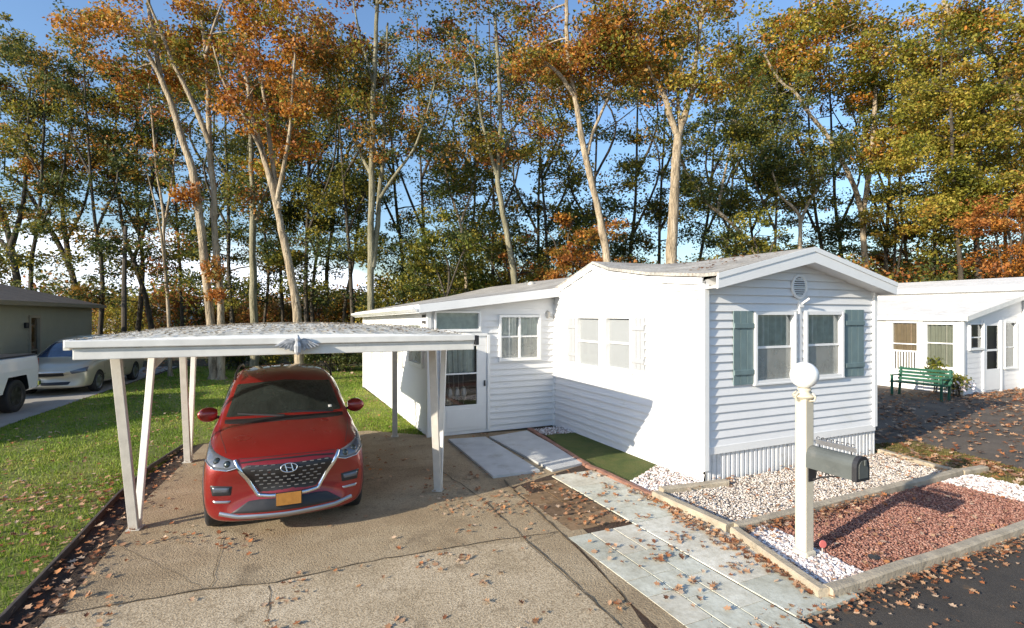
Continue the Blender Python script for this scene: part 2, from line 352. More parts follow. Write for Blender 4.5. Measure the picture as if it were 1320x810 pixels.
CR = mat('crack_dirt', (.09, .068, .042), .95, .3, 20)
cm = MB(); Q = lambda *a: [P(x, y) for x, y in a]
for i, (pp, ww) in enumerate([(Q((62, 800), (264, 765), (354, 756), (477, 728), (600, 707), (716, 690)), .022), (Q((348, 760), (346, 812)), .012), (Q((272, 762), (289, 695)), .010),
        (Q((572, 612), (620, 646), (681, 703), (772, 786), (800, 812)), .020), (Q((681, 703), (720, 690)), .010), (Q((480, 640), (620, 646)), .006), (Q((150, 705), (264, 765)), .006)]):
    wig_strip(cm, pp, ww*.75, .0375, i)
tag(cm.build('driveway_cracks', CR, fixn=False), kind='structure')
# ---- board edging of the lawn
b = MB(); E = [Vector(p+(0,)) for p in [(-3.32, 1.82), (-4.10, 4.24), (-4.72, 5.72), (-5.30, 7.06), (-5.78, 8.4), (-6.11, 9.8)]]
for a, c in zip(E, E[1:]): b.beam(a+UP*.045, c+UP*.045, .035, .09, bev=.006)
tag(b.build('lawn_edging', mat('dark_edging', (.07, .055, .045), .8, .3, 8)), 'dark board edging between the green lawn and the concrete driveway', 'edging')
# ---- flagstone walk
sheet('walkway_bedding', [(.0, 7.5), (1.3, 8.75), (1.9, 7.0), (2.75, 4.5), (1.1, RD(1.1)-.02), (1.0, 4.5), (.70, 5.5)], .032, SOIL)
sheet('corner_soil', [P(678, 553), P(745, 548), (2.40, 8.55), P(812, 630), P(757, 606)], .018, SOIL)
e1 = -D1; e2 = D2; A0 = Vector((.60, 7.98, 0))
def slab(m, c, lx, ly, z0, z1, r, mm=0):
    j = r.uniform(-.002, .002)
    m.box(Vector((c[0], c[1], (z0+z1)/2+j)), lx, ly, z1-z0, e1.lerp(e2, r.uniform(-.012, .012)), bev=.003, m=mm)
r = random.Random(3); b = MB()
pos = 0
while pos < 4.05:
    L = min(r.choice([.46, .60, .92, .92]), 4.18-pos)
    if L > .12: slab(b, A0+e1*(pos+L/2)+e2*(.398+pos*.003), L-.008, .79, -.02, .045, r)
    pos += L
# two columns of smaller stones left of it
for k, (u0, wd) in enumerate([(-.30, .295), (-.60, .295), (-.90, .295)]):
    pos = 2.0+(.12 if k == 1 else 0)*0
    while pos < 4.35:
        L = r.choice([.30, .45, .60, .60])
        L = min(L, 4.40-.0*k-pos) if pos < 4.3 else L
        q = A0+e1*(pos+L/2)+e2*(u0+wd/2-.004)
        if L > .1 and pos < 4.35: slab(b, q, L-.008, wd-.008, -.02, .043, r)
        pos += L
tag(b.build('walkway', PAVER), kind='structure')
b = MB()
for k, (u0, wd) in enumerate([(-.40, .38), (-.78, .38)]):
    pos = .15 if k == 0 else .55
    while pos < 1.85:
        L = r.choice([.38, .44]); L = min(L, 1.985-pos)
        slab(b, A0+e1*(pos+L/2)+e2*(u0+wd/2), L-.016, wd-.012, -.02, .042, r); pos += L
tag(b.build('brown_paving', BPAVER), kind='structure')
sheet('walkway_margin', [(.02, 7.38), (.12, 7.55), (.82, 6.0), (1.50, 3.98), (1.25, RD(1.25)+.01), (1.0, 4.5), (.72, 5.5)], .040, CONC)
b = MB(); wig_strip(b, [P(650, 622), P(662, 635), P(700, 669), P(749, 714)], .03, .0425, 9); wig_strip(b, [P(749, 714), P(780, 748), P(812, 786)], .014, .0425, 10)
tag(b.build('walkway_joint', CR, fixn=False), kind='structure')
# ---- two grey step slabs at the porch door
STEP = mat('step_slab', (.46, .47, .47), .85, .12, 3, .4, 60, dirt=(.30, .28, .25), dscale=2.5)
def quad_slab(name, pix, z0, z1, label):
    pts = [P(x, y, z1) for x, y in pix]; b = MB(); b.prism([Vector((p.x, p.y, z0)) for p in pts], UP*(z1-z0))
    return tag(b.build(name, STEP), label, 'step slab')
quad_slab('step_slab', [(578, 566), (626, 563), (696, 606), (636, 614)], .02, .065, 'grey concrete step slab lying directly in front of the porch door')
quad_slab('step_slab', [(631, 563), (679, 555), (755, 596), (712, 606)], .02, .065, 'grey concrete step slab beside the turf strip, at the foot of the wall corner')
# ---- planting beds
def log(name, a, b_, w, h, label, m=LOG, z=0):
    o = MB(); a = Vector(a); b_ = Vector(b_); L = (b_-a).length; n_ = max(2, int(L/.35)); s = UP.cross((b_-a).normalized()); rr = random.Random(int(L*977)); rows = []
    for i in range(n_+1):
        c = a.lerp(b_, i/n_)+s*rr.uniform(-.008, .008); hh = h+rr.uniform(-.006, .006); ww = w/2; e = .016
        rows.append([c+s*x+UP*(z+y) for x, y in ((ww, -.01), (ww, hh-e), (ww-e, hh), (-ww+e, hh), (-ww, hh-e), (-ww, -.01))])
    o.grid(rows, close=True); o.face(rows[0][::-1]); o.face(rows[-1])
    return tag(o.build(name, m), label, 'edging', 'timbers edging the gravel beds' if m is LOG else None)
v3 = lambda p: Vector((p[0], p[1], 0))
T1a, T1b, T2b, T3b = v3((1.93, 7.06)), v3((2.46, 5.95)), v3((6.85, 8.07)), v3((2.70, 4.56))
T4b = T3b+D2*7.2
log('bed_timber', T1a+D1*.0, T1b, .13, .13, 'weathered timber edging between the flagstone walk and the pale gravel by the house corner')
log('bed_timber', T1b+D2*.07, T2b, .11, .12, 'long weathered timber dividing the pale gravel under the window from the red gravel')
log('bed_timber', T1b+e1*.07, T3b, .11, .12, 'weathered timber beside the flagstone walk next to the lamp post bed')
log('bed_timber', T3b+D2*.06, T4b, .11, .12, 'long weathered timber between the red gravel bed and the street')
log('bed_timber', P(852, 640), P(936, 629), .12, .12, 'short timber log at the house corner behind the white gravel patch')
log('bed_timber', T2b+D2*.05, v3((7.45, 8.3)), .12, .11, 'short timber end beyond the red gravel beside the dry lawn strip')
log('bed_timber', T2b+D1*.1, v3((6.55, 9.35)), .12, .10, 'pale timber along the right end of the pale gravel under the window')
log('brick_edging', P(683, 556), P(757, 604), .10, .08, 'brown brick edging along the upper turf strip beside the grey steps', BRICKE)
log('brick_edging', P(758, 605), P(845, 645), .10, .08, 'reddish brick edging between the flagstone walk and the lower turf strip', BRICKE)
HC = Vector((2.82, 7.70, 0))                         # near corner of the mobile home
sheet('turf_bed', [P(704, 563), P(749, 559), HC+D1*.05-D2*.02, P(812, 626), P(757, 603)], .034, TURF)
BED1 = [(2.50, 6.05), (6.80, 8.12), (6.55, 9.30), (3.0, 7.72), (2.82, 7.55), (2.0, 7.1)]
BED2 = [(P(684, 557).x, P(684, 557).y), (P(742, 550).x, P(742, 550).y), (P(749, 560).x, P(749, 560).y), (P(705, 563).x, P(705, 563).y)]
BED3 = [(P(811, 626).x, P(811, 626).y), (2.36, 8.55), (2.80, 7.66), (P(905, 634).x, P(905, 634).y), (P(850, 643).x, P(850, 643).y)]
BEDW = [(2.54, 5.86), (2.98, 6.14), (3.36, 4.90), (2.76, 4.64)]
BEDR = [(2.98, 6.14), (6.30, 7.72), (6.90, 6.42), (3.36, 4.90)]
BEDW2 = [(6.30, 7.72), (7.05, 8.05), (7.55, 6.75), (6.90, 6.42)]
for nme, pl, m in (('gravel_bed', BED1, WHITEG), ('gravel_bed', BED2, WHITEG), ('gravel_bed', BED3, WHITEG), ('gravel_bed', BEDW, WHITEG), ('red_gravel_bed', BEDR, REDG), ('gravel_bed', BEDW2, WHITEG)):
    sheet(nme, pl, .028, m)
STRIP = [(7.05, 8.2), (6.66, 9.5), (6.72, 9.95), (7.88, 10.3), (8.14, 8.3), (8.8, RD(8.8)+.02), (7.75, RD(7.75)+.02), (7.05, 8.05)]
sheet('lawn_strip', STRIP, .022, speckle('dry_lawn_soil', [(.12, .10, .03), (.20, .15, .05), (.16, .14, .035)], 40, 1.5, (.55, .55, .5), .8))
# ---- scatter helpers
def in_poly(x, y, poly):
    c = np.zeros(len(x), bool); n_ = len(poly)
    for i in range(n_):
        x1, y1 = poly[i][0], poly[i][1]; x2, y2 = poly[(i+1) % n_][0], poly[(i+1) % n_][1]
        k = ((y1 > y) != (y2 > y)); t = (x2-x1)*(y-y1)/((y2-y1) if y2 != y1 else 1e-9)+x1
        c ^= k & (x < t)
    return c
def pts_in(poly, n_, dens=None):
    p = np.array([(q[0], q[1]) for q in poly]); lo, hi = p.min(0), p.max(0)
    xy = RNG.uniform(lo, hi, (n_*3, 2)); k = in_poly(xy[:, 0], xy[:, 1], poly); xy = xy[k]
    if dens is not None: xy = xy[RNG.random(len(xy)) < dens(xy)]
    return xy[:n_]
def inst(name, base_v, base_f, pos, scale, mats, rot=None, midx=None, parent=None, smooth=False, fullrot=True):
    """many small copies of one shape in a single mesh"""
    N = len(pos); V = np.array(base_v, float); nv = len(V)
    a = RNG.uniform(0, 2*np.pi, N); t = RNG.uniform(-1, 1, N)*(rot if rot is not None else np.pi); a2 = RNG.uniform(0, 2*np.pi, N)
    ca, sa, ct, st_, c2, s2 = np.cos(a), np.sin(a), np.cos(t), np.sin(t), np.cos(a2), np.sin(a2)
    Z = np.zeros(N); O = np.ones(N)
    Rz = np.stack([ca, -sa, Z, sa, ca, Z, Z, Z, O], 1).reshape(N, 3, 3); Rx = np.stack([O, Z, Z, Z, ct, -st_, Z, st_, ct], 1).reshape(N, 3, 3)
    R2 = np.stack([c2, -s2, Z, s2, c2, Z, Z, Z, O], 1).reshape(N, 3, 3); R = R2 @ Rx @ Rz
    sc = np.asarray(scale); sc = sc[:, None, None] if sc.ndim == 1 else sc[:, None, :]
    W = np.einsum('nij,nvj->nvi', R, V[None]*sc)+np.asarray(pos)[:, None, :]
    k = len(base_f[0]); Fa = (np.array(base_f)[None]+np.arange(N)[:, None, None]*nv).reshape(-1, k)
    me = bpy.data.meshes.new(name); me.vertices.add(N*nv); me.vertices.foreach_set('co', W.reshape(-1))
    nf = len(Fa); me.loops.add(nf*k); me.loops.foreach_set('vertex_index', Fa.reshape(-1).astype(np.int32))
    me.polygons.add(nf); me.polygons.foreach_set('loop_start', np.arange(0, nf*k, k, dtype=np.int32)); me.polygons.foreach_set('loop_total', np.full(nf, k, np.int32))
    if midx is not None: me.polygons.foreach_set('material_index', np.repeat(midx, len(base_f)).astype(np.int32))
    me.update(calc_edges=True); me.validate()
    return link(name, me, mats, parent, smooth)
ICO = bmesh.new(); bmesh.ops.create_icosphere(ICO, subdivisions=1, radius=1); ICO.verts.ensure_lookup_table()
IV = [tuple(v.co*(1+.22*math.sin(i*2.4))) for i, v in enumerate(ICO.verts)]; IFc = [tuple(v.index for v in f.verts) for f in ICO.faces]; ICO.free()
OV = [(1, 0, 0), (-1, .1, 0), (0, 1, .1), (.1, -1, 0), (0, 0, .8), (0, .1, -.8), ]; OF = [(0, 2, 4), (2, 1, 4), (1, 3, 4), (3, 0, 4), (2, 0, 5), (1, 2, 5), (3, 1, 5), (0, 3, 5)]
def gravel(name, poly, n_, s, m, z=.03, label=None, iv=(IV, IFc)):
    xy = pts_in(poly, n_); N = len(xy); sc = RNG.uniform(.55, 1.25, N)[:, None]*s*np.array([1, .8, .6])
    pos = np.column_stack([xy, z+RNG.uniform(0, s*1.1, N)])
    o = inst(name, iv[0], iv[1], pos, sc, m, rot=.5); return tag(o, label, 'gravel', kind='stuff')
gravel('white_gravel', BEDW, 3200, .021, WSTONE, label='loose white and pink pebbles round the foot of the lamp post')
gravel('white_gravel', BEDW2, 2600, .022, WSTONE, label='loose white pebbles right of the red gravel bed')
gravel('white_gravel', BED3, 1500, .021, WSTONE, label='loose white pebbles at the house corner below the turf strip')
gravel('white_gravel', BED2, 500, .022, WSTONE, label='loose pinkish pebbles at the top of the turf strip by the porch wall')
gravel('pale_gravel', BED1, 15000, .019, TSTONE, label='loose tan and white pebbles under the front window', iv=(OV, OF))
gravel('red_gravel', BEDR, 17000, .017, RSTONE, label='loose brick red gravel between the two long timbers', iv=(OV, OF))
# ---- grass
GV = [(-.5, 0, 0), (.5, 0, 0), (.12, .1, 1)]; GF = [(0, 1, 2)]
def grass(name, poly, n_, h, m, label, dens=None):
    xy = pts_in(poly, n_, dens); N = len(xy); d = np.hypot(xy[:, 0], xy[:, 1]); s = RNG.uniform(.5, 1.2, N)
    wd = .006+.0009*d
    sc = np.column_stack([wd, wd*4, h*s]); pos = np.column_stack([xy, np.full(N, .006)])
    return tag(inst(name, GV, GF, pos, sc, m, rot=.6), label, 'grass', kind='stuff')
nv_ = lambda xy: np.clip(np.sin(xy[:, 0]*2.1+1.3*np.sin(xy[:, 1]*1.7))*.25+np.sin(xy[:, 0]*5.3+xy[:, 1]*4.1)*.22+.68, .06, 1)*np.clip(11/np.hypot(xy[:, 0], xy[:, 1]), .12, 1)
grass('lawn_grass', LAWN, 190000, .05, BLADE, 'short green lawn grass left of the driveway and behind the carport', nv_)
grass('turf_grass', [P(704, 563), P(749, 559), (2.36, 8.55, 0), P(812, 626), P(757, 603)], 9000, .03, BLADE, 'short green turf in the narrow strip along the white wall')
grass('dry_grass', STRIP, 14000, .045, BLADE2, 'dry yellowing grass strip beside the right hand driveway', lambda xy: np.clip(.55+.45*np.sin(xy[:, 0]*4+xy[:, 1]*3), .1, 1))
# ---- fallen leaves: little curled lobed shapes
LV = [(0, -.6, 0), (.22, -.30, .05), (.50, -.12, .16), (.24, .05, .03), (.42, .34, .14), (.14, .32, .03), (0, .62, .10), (-.14, .32, .03), (-.42, .34, .14), (-.24, .05, .03), (-.50, -.12, .16), (-.22, -.30, .05)]
LF = [(0, 1, 11), (1, 2, 3), (1, 3, 9), (1, 9, 11), (9, 10, 11), (3, 4, 5), (3, 5, 7), (3, 7, 9), (7, 8, 9), (5, 6, 7)]
def leaves(name, xy, s, m, z, label, jit=.02, midx=None):
    N = len(xy); pos = np.column_stack([xy, z+RNG.uniform(.004, jit, N)]); sc = np.column_stack([RNG.uniform(.6, 1.2, N)*s]*2+[RNG.uniform(.3, 2.0, N)*s])
    return tag(inst(name, LV, LF, pos, sc, m, rot=.45, midx=RNG.integers(0, 2, N)), label, 'leaves', kind='stuff')
def clumpy(poly, n_, nc, sp, frac=.7):
    c = pts_in(poly, nc); k = int(n_*frac); q = c[RNG.integers(0, len(c), k)]+RNG.normal(0, sp, (k, 2))*RNG.uniform(.3, 1.6, (k, 1))
    q = np.vstack([q, pts_in(poly, n_-k)]); return q[in_poly(q[:, 0], q[:, 1], poly)]
def along(a, b_, n_, w_): 
    t = RNG.random((n_, 1)); a = np.array([a[0], a[1]]); b_ = np.array([b_[0], b_[1]]); return a+(b_-a)*t+RNG.normal(0, w_, (n_, 2))
LM = [LITTER, LITTERP]
leaves('lawn_leaves', np.vstack([clumpy(LAWN, 2100, 120, .35, .6), clumpy([(-4.1, 4.3), (-3.5, 2.2), (-6.8, 2.2), (-7.5, 8), (-5.7, 8)], 800, 34, .28)]), .065, LM, .03, 'brown and orange leaves scattered over the green lawn', .04)
leaves('driveway_leaves', np.vstack([clumpy(DRV, 620, 70, .10, .75), along((-.2, 7.2), (.3, 6.4), 60, .25), along((-1.2, 7.3), (-.3, 6.6), 60, .2)]), .055, LM, .035, 'dry leaves scattered over the concrete driveway')
leaves('edging_leaves', np.vstack([along((-3.5, 3.0), (-5.9, 9.4), 230, .13), along((-3.75, 4.3), (-4.3, 5.6), 60, .12)]), .065, LM, .03, 'brown leaves gathered in the soil strip along the driveway edging', .05)
WK = [A0+e2*-.85+e1*2, A0, A0+e2*.8, A0+e1*4.1+e2*.8, A0+e1*4.1-e2*.85]
leaves('walkway_leaves', np.vstack([clumpy(WK, 260, 40, .07, .8), along(A0+e2*.74+e1*1.2, T3b, 330, .07), along(A0-e2*.4, A0-e2*.4+e1*1.7, 90, .16)]), .062, LM, .05, 'orange and brown leaves scattered over the flagstone walk')
leaves('bed_leaves', np.vstack([along(T1b+D2*.1, T2b-D2*2.2, 420, .10)-np.array([-.05, .12]), clumpy(BEDR, 160, 14, .25, .6), clumpy(BED1, 240, 22, .18, .7), along((6.5, 9.2), (6.9, 8.3), 130, .14), along((3.0, 7.62), (6.4, 9.15), 90, .08)]), .055, LM, .06, 'orange leaves lying on the gravel beds and against the timbers', .04)
leaves('street_leaves', np.vstack([along(T3b-D1*.10, T4b-D1*.12, 1250, .12), clumpy([(1.5, 3.9), (1.5, 2.4), (9, 4.5), (9, 7.2)], 330, 40, .3, .6), along((1.2, 3.8), (2.6, 4.4), 120, .10)]), .048, LM, .016, 'orange leaves drifted along the edge of the dark street', .035)
leaves('side_yard_leaves', np.vstack([clumpy([(6.8, 10.2), (7.9, 10.4), (8.9, 7.4), (15, 10.5), (17.5, 17), (13.6, 15.9), (11, 20)], 2300, 70, .45, .6), clumpy(STRIP, 420, 12, .22, .7), along((14, 15.8), (17.6, 17.5), 260, .25)]), .10, LM, .02, 'orange leaves scattered over the side driveway and the dry grass strip', .04)
# ================================================================= building helpers
def screen_mat():
    m = bpy.data.materials.new('insect_screen'); m.use_nodes = True; nt = m.node_tree; b = nt.nodes['Principled BSDF']; b.inputs['Base Color'].default_value = (.50, .49, .44, 1)
    nt.links.new(ramp(nt, tex(nt, 'Noise', 3, 3), [(.3, (.42, .41, .37)), (.7, (.56, .55, .50))]), b.inputs['Base Color']); b.inputs['Roughness'].default_value = .7; b.inputs['Alpha'].default_value = .40; return m
SCREEN = screen_mat()
GLASS2 = pane_glass(1.25, 0); [setattr(n_.inputs[0], 'default_value', (.97, .98, .98, 1)) for n_ in GLASS2.node_tree.nodes if n_.type == 'BSDF_TRANSPARENT']
def clip(poly, f):
    out = []
    for i in range(len(poly)):
        a, b_ = poly[i], poly[(i+1) % len(poly)]; fa, fb = f(a), f(b_)
        if fa <= 1e-9: out.append(a)
        if (fa < -1e-9 and fb > 1e-9) or (fa > 1e-9 and fb < -1e-9):
            t = fa/(fa-fb); out.append((a[0]+(b_[0]-a[0])*t, a[1]+(b_[1]-a[1])*t))
    return out
def siding(m, o, d, n_, z0, top, opens=(), course=.125, lip=.018, back=.0):
    """lap siding on the plane o + u d; top = [(u, z), ...]; opens = [(u0, u1, z0, z1)]"""
    zt = max(z for u, z in top); zs = {round(z0, 4), round(zt, 4)}; k = z0
    while k < zt: zs.add(round(k, 4)); k += course
    for q in opens: zs.update((round(q[2], 4), round(q[3], 4)))
    zs = sorted(z for z in zs if z0-1e-6 <= z <= zt+1e-6)
    for za, zb in zip(zs, zs[1:]):
        if zb-za < 1e-4: continue
        fr = lambda z: lip*(1-((z-z0) % course)/course)
        oa = lip*(1-((za-z0+1e-6) % course)/course); ob = lip*(1-(((zb-z0-1e-6) % course)/course))
        segs = [(a, b_) for a, b_ in zip(top, top[1:])]
        for (u0, t0), (u1, t1) in segs:
            iv = [(u0, u1)]
            for q in opens:
                if q[2] < (za+zb)/2 < q[3]:
                    nv = []
                    for a, b_ in iv:
                        if q[1] <= a or q[0] >= b_: nv.append((a, b_)); continue
                        if q[0] > a: nv.append((a, q[0]))
                        if q[1] < b_: nv.append((q[1], b_))
                    iv = nv
            for a, b_ in iv:
                p = clip([(a, za), (b_, za), (b_, zb), (a, zb)], lambda w_: w_[1]-(t0+(t1-t0)*(w_[0]-u0)/(u1-u0)))
                if len(p) < 3: continue
                pt = lambda w_: o+d*w_[0]+UP*w_[1]+n_*(oa+(ob-oa)*(w_[1]-za)/(zb-za)+back)
                m.face([pt(w_) for w_ in p])
                if oa > lip*.9:
                    c = [w_ for w_ in p if abs(w_[1]-za) < 1e-6]
                    if len(c) == 2: m.face([pt(c[0]), pt(c[1]), pt(c[1])-n_*lip, pt(c[0])-n_*lip])
def u_at(o, d, px):
    t = (px-CX)/F; return (t*o.y-o.x)/(d.x-t*d.y)
def z_at(o, d, u, py):
    q = o+d*u; return CH-(py-HZ)*q.y/F
def rect(o, d, x0, x1, yt, yb):
    """opening from the place its edges have in the wall plane"""
    a, b_ = u_at(o, d, x0), u_at(o, d, x1)
    if a > b_: a, b_ = b_, a
    um = (a+b_)/2; z1, z0 = z_at(o, d, um, yt), z_at(o, d, um, yb); return (a, b_, z0, z1)
def window(parent, o, d, n_, q, fw=.05, rails=(.5,), muls=(), curt=CURT, folds=True, gap=.045, frame=TRIM, curt_top=None, proud=.035, sill=True):
    a, b_, z0, z1 = q; zc = (z0+z1)/2; uc = (a+b_)/2; W_, H_ = b_-a, z1-z0
    f = MB(); pt = lambda u, z, off=0: o+d*u+UP*z+n_*off
    for u in (a+fw/2-.012, b_-fw/2+.012): f.box(pt(u, zc, proud/2), fw, .07+proud, H_+.024, d, n_, UP, bev=.005)
    for z in (z0+fw/2-.012, z1-fw/2+.012): f.box(pt(uc, z, proud/2-.002), W_-fw*2+.024, .064+proud, fw, d, n_, UP)
    for r_ in rails: f.box(pt(uc, z0+H_*r_, 0), W_-fw*2+.03, .035, .035, d, n_, UP)
    for r_ in muls: f.box(pt(a+W_*r_, zc, .004), .045, .045, H_-fw*2+.03, d, n_, UP)
    if sill: f.box(pt(uc, z0-.02, proud+.005), W_+.05, .06, .03, d, n_, UP, bev=.004)
    F_ = f.build('window', frame, parent)
    gp = [pt(a+fw-.02, z0+fw-.02, -.012), pt(b_-fw+.02, z0+fw-.02, -.012), pt(b_-fw+.02, z1-fw+.02, -.012), pt(a+fw-.02, z1-fw+.02, -.012)]
    g = MB(); g.face(gp if d.cross(UP).dot(n_) > 0 else gp[::-1]); g.build('pane', GLASS if curt is not CURT2 else GLASS2, F_, fixn=False)
    if curt is CURT and (z1-z0) > .8:
        c = MB(); c.face([pt(a+fw, z0+fw, .008), pt(b_-fw, z0+fw, .008), pt(b_-fw, z0+H_*.49, .008), pt(a+fw, z0+H_*.49, .008)]); c.build('insect_screen', SCREEN, F_, fixn=False)
    if curt:
        c = MB(); N = max(8, int(W_/.02)); ct = z1 if curt_top is None else curt_top
        if curt is CURT2: gap = .018
        row = lambda z: [pt(a+(b_-a)*i/N, z, -gap-.0-(.026*math.sin(i*.9)+.014*math.sin(i*.37) if folds else 0)) for i in range(N+1)]
        c.grid([row(z0), row(ct)]); c.build('curtain', curt, F_, fixn=False)
    return F_
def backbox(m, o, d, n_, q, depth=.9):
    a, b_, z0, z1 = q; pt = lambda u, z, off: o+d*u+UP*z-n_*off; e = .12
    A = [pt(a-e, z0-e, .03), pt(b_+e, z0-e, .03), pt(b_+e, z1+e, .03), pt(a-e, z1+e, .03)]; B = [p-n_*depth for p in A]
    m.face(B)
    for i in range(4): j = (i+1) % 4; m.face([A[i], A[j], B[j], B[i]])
def shutter(parent, o, d, n_, q, m, off=.03, boards=3, name='shutter'):
    a, b_, z0, z1 = q; s = MB(); pt = lambda u, z, k=0: o+d*u+UP*z+n_*k; w_ = (b_-a)/boards
    for i in range(boards): s.box(pt(a+w_*(i+.5), (z0+z1)/2, off), w_-.008, .018, z1-z0, d, n_, UP, bev=.003)
    for z in (z0+(z1-z0)*.17, z1-(z1-z0)*.20): s.box(pt((a+b_)/2, z, off+.018), b_-a-.01, .02, .075, d, n_, UP, bev=.004)
    return s.build(name, m, parent)
def roof_surf(m, edge, ridge, th=.05):
    m.grid([[p+UP*th for p in edge], [p+UP*th for p in ridge]]); m.grid([edge, ridge]); m.grid([edge, [p+UP*th for p in edge]])
    for k in (0, -1): m.face([edge[k], edge[k]+UP*th, ridge[k]+UP*th, ridge[k]])
# ================================================================= the mobile home
WL = 3.95; VI = 4.5; IC = HC+D1*VI                    # width of the front, depth of the inner corner
home = site('mobile_home', (HC.x+1.2, HC.y+4, 0), 'white mobile home with green shuttered front windows and a sloped side porch wing', 'mobile home')
LO = HC; nL = -D2; nF = -D1
ZR, ZE, ZS = 3.50, 3.03, .44                           # ridge, eave, top of skirting
# front gable end
fw_l = rect(LO, D2, 970, 1022, 403, 492); fw_r = rect(LO, D2, 1035, 1083, 403, 486)
vent_c = (u_at(LO, D2, 1028), 0); 
m = MB(); siding(m, LO, D2, nF, ZS+.10, [(0, ZE-.03), (WL/2, ZR-.06), (WL, ZE-.03)], [fw_l, fw_r], lip=.030); m.build('gable_wall', WHITE, home, fixn=False)
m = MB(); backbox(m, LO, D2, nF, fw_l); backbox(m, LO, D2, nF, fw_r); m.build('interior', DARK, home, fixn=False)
window(home, LO, D2, nF, fw_l, curt=CURT, gap=.05); window(home, LO, D2, nF, fw_r, curt=CURT, gap=.05)
# shutters
tag(shutter(home, LO, D2, nF, rect(LO, D2, 943, 969, 401, 496), SHUT), 'left green board shutter of the front windows')
tag(shutter(home, LO, D2, nF, rect(LO, D2, 1086.5, 1111, 399.5, 485), SHUT), 'right green board shutter of the front windows')
m = MB(); u = u_at(LO, D2, 1028.5); m.box(LO+D2*u+UP*1.98-D1*.03, .05, .03, 1.25, D2, -D1, UP, bev=.004); m.build('mullion_trim', TRIM, home)
# round louvred gable vent
u = u_at(LO, D2, 1028); z = z_at(LO, D2, u, 370); c = LO+D2*u+UP*z+nF*.02
m = MB(); R_ = .155
ring = lambda r_, off: [c+nF*off+(D2*math.cos(a)+UP*math.sin(a)*1.08)*r_ for a in [2*math.pi*k/20 for k in range(20)]]
m.grid([ring(R_+.03, 0), ring(R_+.03, .028), ring(R_, .034), ring(R_-.012, .01)], close=True)
vt = m.build('gable_vent', TRIM, home, smooth=False); m = MB()
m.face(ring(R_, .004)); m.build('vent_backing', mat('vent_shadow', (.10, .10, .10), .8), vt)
m = MB()
for k in range(-4, 5):
    zz = k*.033; hw = math.sqrt(max(0, (R_-.01)**2-zz**2)); m.box(c+UP*zz+nF*.022, hw*2, .022, .005, D2, (nF+UP*-.9), None)
m.build('louvre', TRIM, vt)
# flag bracket and short pole under the vent
m = MB(); q = LO+D2*u_at(LO, D2, 1030)+UP*z_at(LO, D2, u, 393)+nF*.03; m.box(q, .12, .05, .10, D2, nF, UP, bev=.012); m.tube([q, q+nF*.12+UP*.10+D2*.05], .018); m.build('flag_bracket', TRIM, home)
# left side wall with its small cross gable
sw1 = rect(LO, D1, 746, 777, 408, 473); sw2 = rect(LO, D1, 783, 817, 408, 477)
top = [(0, ZE), (1.2, 3.13), (2.35, 3.30), (u_at(LO, D1, 765), ZR-.03), (VI, 3.0), (VI+.05, 2.98)]
m = MB(); siding(m, LO, D1, nL, .02, top, [sw1, sw2], lip=.032, course=.135); m.build('side_wall', WHITE, home, fixn=False)
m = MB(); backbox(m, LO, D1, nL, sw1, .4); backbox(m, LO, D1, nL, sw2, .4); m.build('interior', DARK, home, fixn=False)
window(home, LO, D1, nL, sw1, curt=CURT2, folds=False, gap=.02); window(home, LO, D1, nL, sw2, curt=CURT2, folds=False, gap=.02)
tag(shutter(home, LO, D1, nL, rect(LO, D1, 734, 747, 410, 466), SHUTW), 'white shutter on the white side wall')
tag(shutter(home, LO, D1, nL, rect(LO, D1, 817, 833, 410, 477), SHUTW), 'white shutter on the white side wall')
m = MB(); q = LO+D1*u_at(LO, D1, 715)+UP*2.42+nL*.02; m.box(q, .05, .03, .14, D1, nL, UP, bev=.01); m.tube([q+nL*.02, q+nL*.13+UP*.04, q+nL*.16+UP*.16], .012); m.lathe(q+nL*.16+UP*.12, [(.02, -.14), (.045, -.11), (.06, 0), (.02, .03)]); m.build('wall_lamp', GALV, home)
# corner trims
m = MB(); m.box(LO+UP*(ZE/2+.06)-D1*.016-D2*.016, .095, .095, ZE-.30, D2, bev=.006); m.build('corner_trim', TRIM, home)
m = MB(); m.box(LO+D2*WL+UP*(ZE/2+.23)-D1*.012, .085, .085, ZE-.56, D2, bev=.006); m.build('corner_trim', TRIM, home)
m = MB(); m.box(IC+UP*1.1-D1*.02-D2*.02, .05, .05, 2.2, D2); m.build('corner_trim', TRIM, home)
# skirting: band and ribbed panel
m = MB(); m.box(LO+D2*(WL/2)+UP*(ZS+.05)-D1*.020, WL+.03, .03, .115, D2, -D1, UP, bev=.004); m.build('skirting_band', TRIM, home)
m = MB(); rows = [[], []]; k = 0; uu = .03; rr = random.Random(5)
while uu < WL-.02:
    for du, off in ((0, .0), (.012, -.030), (.030, -.030), (.042, 0), (.075, .0)):
        for i, z in ((0, .01), (1, ZS)): rows[i].append(LO+D2*(uu+du)+UP*z+nF*(off+.0))
    uu += .095
m.grid(rows); m.build('skirting', SKIRT, home, fixn=False)
# right side and back walls (seen only from the side)
m = MB(); siding(m, LO+D2*WL+D1*0, D1, D2, .02, [(0, ZE), (13, ZE)], course=.25); m.build('side_wall', WHITE, home, fixn=False)
m = MB(); siding(m, LO+D1*13, D2, D1, .02, [(0, ZE), (WL/2, ZR), (WL, ZE)], course=.25); m.build('back_wall', WHITE, home, fixn=False)
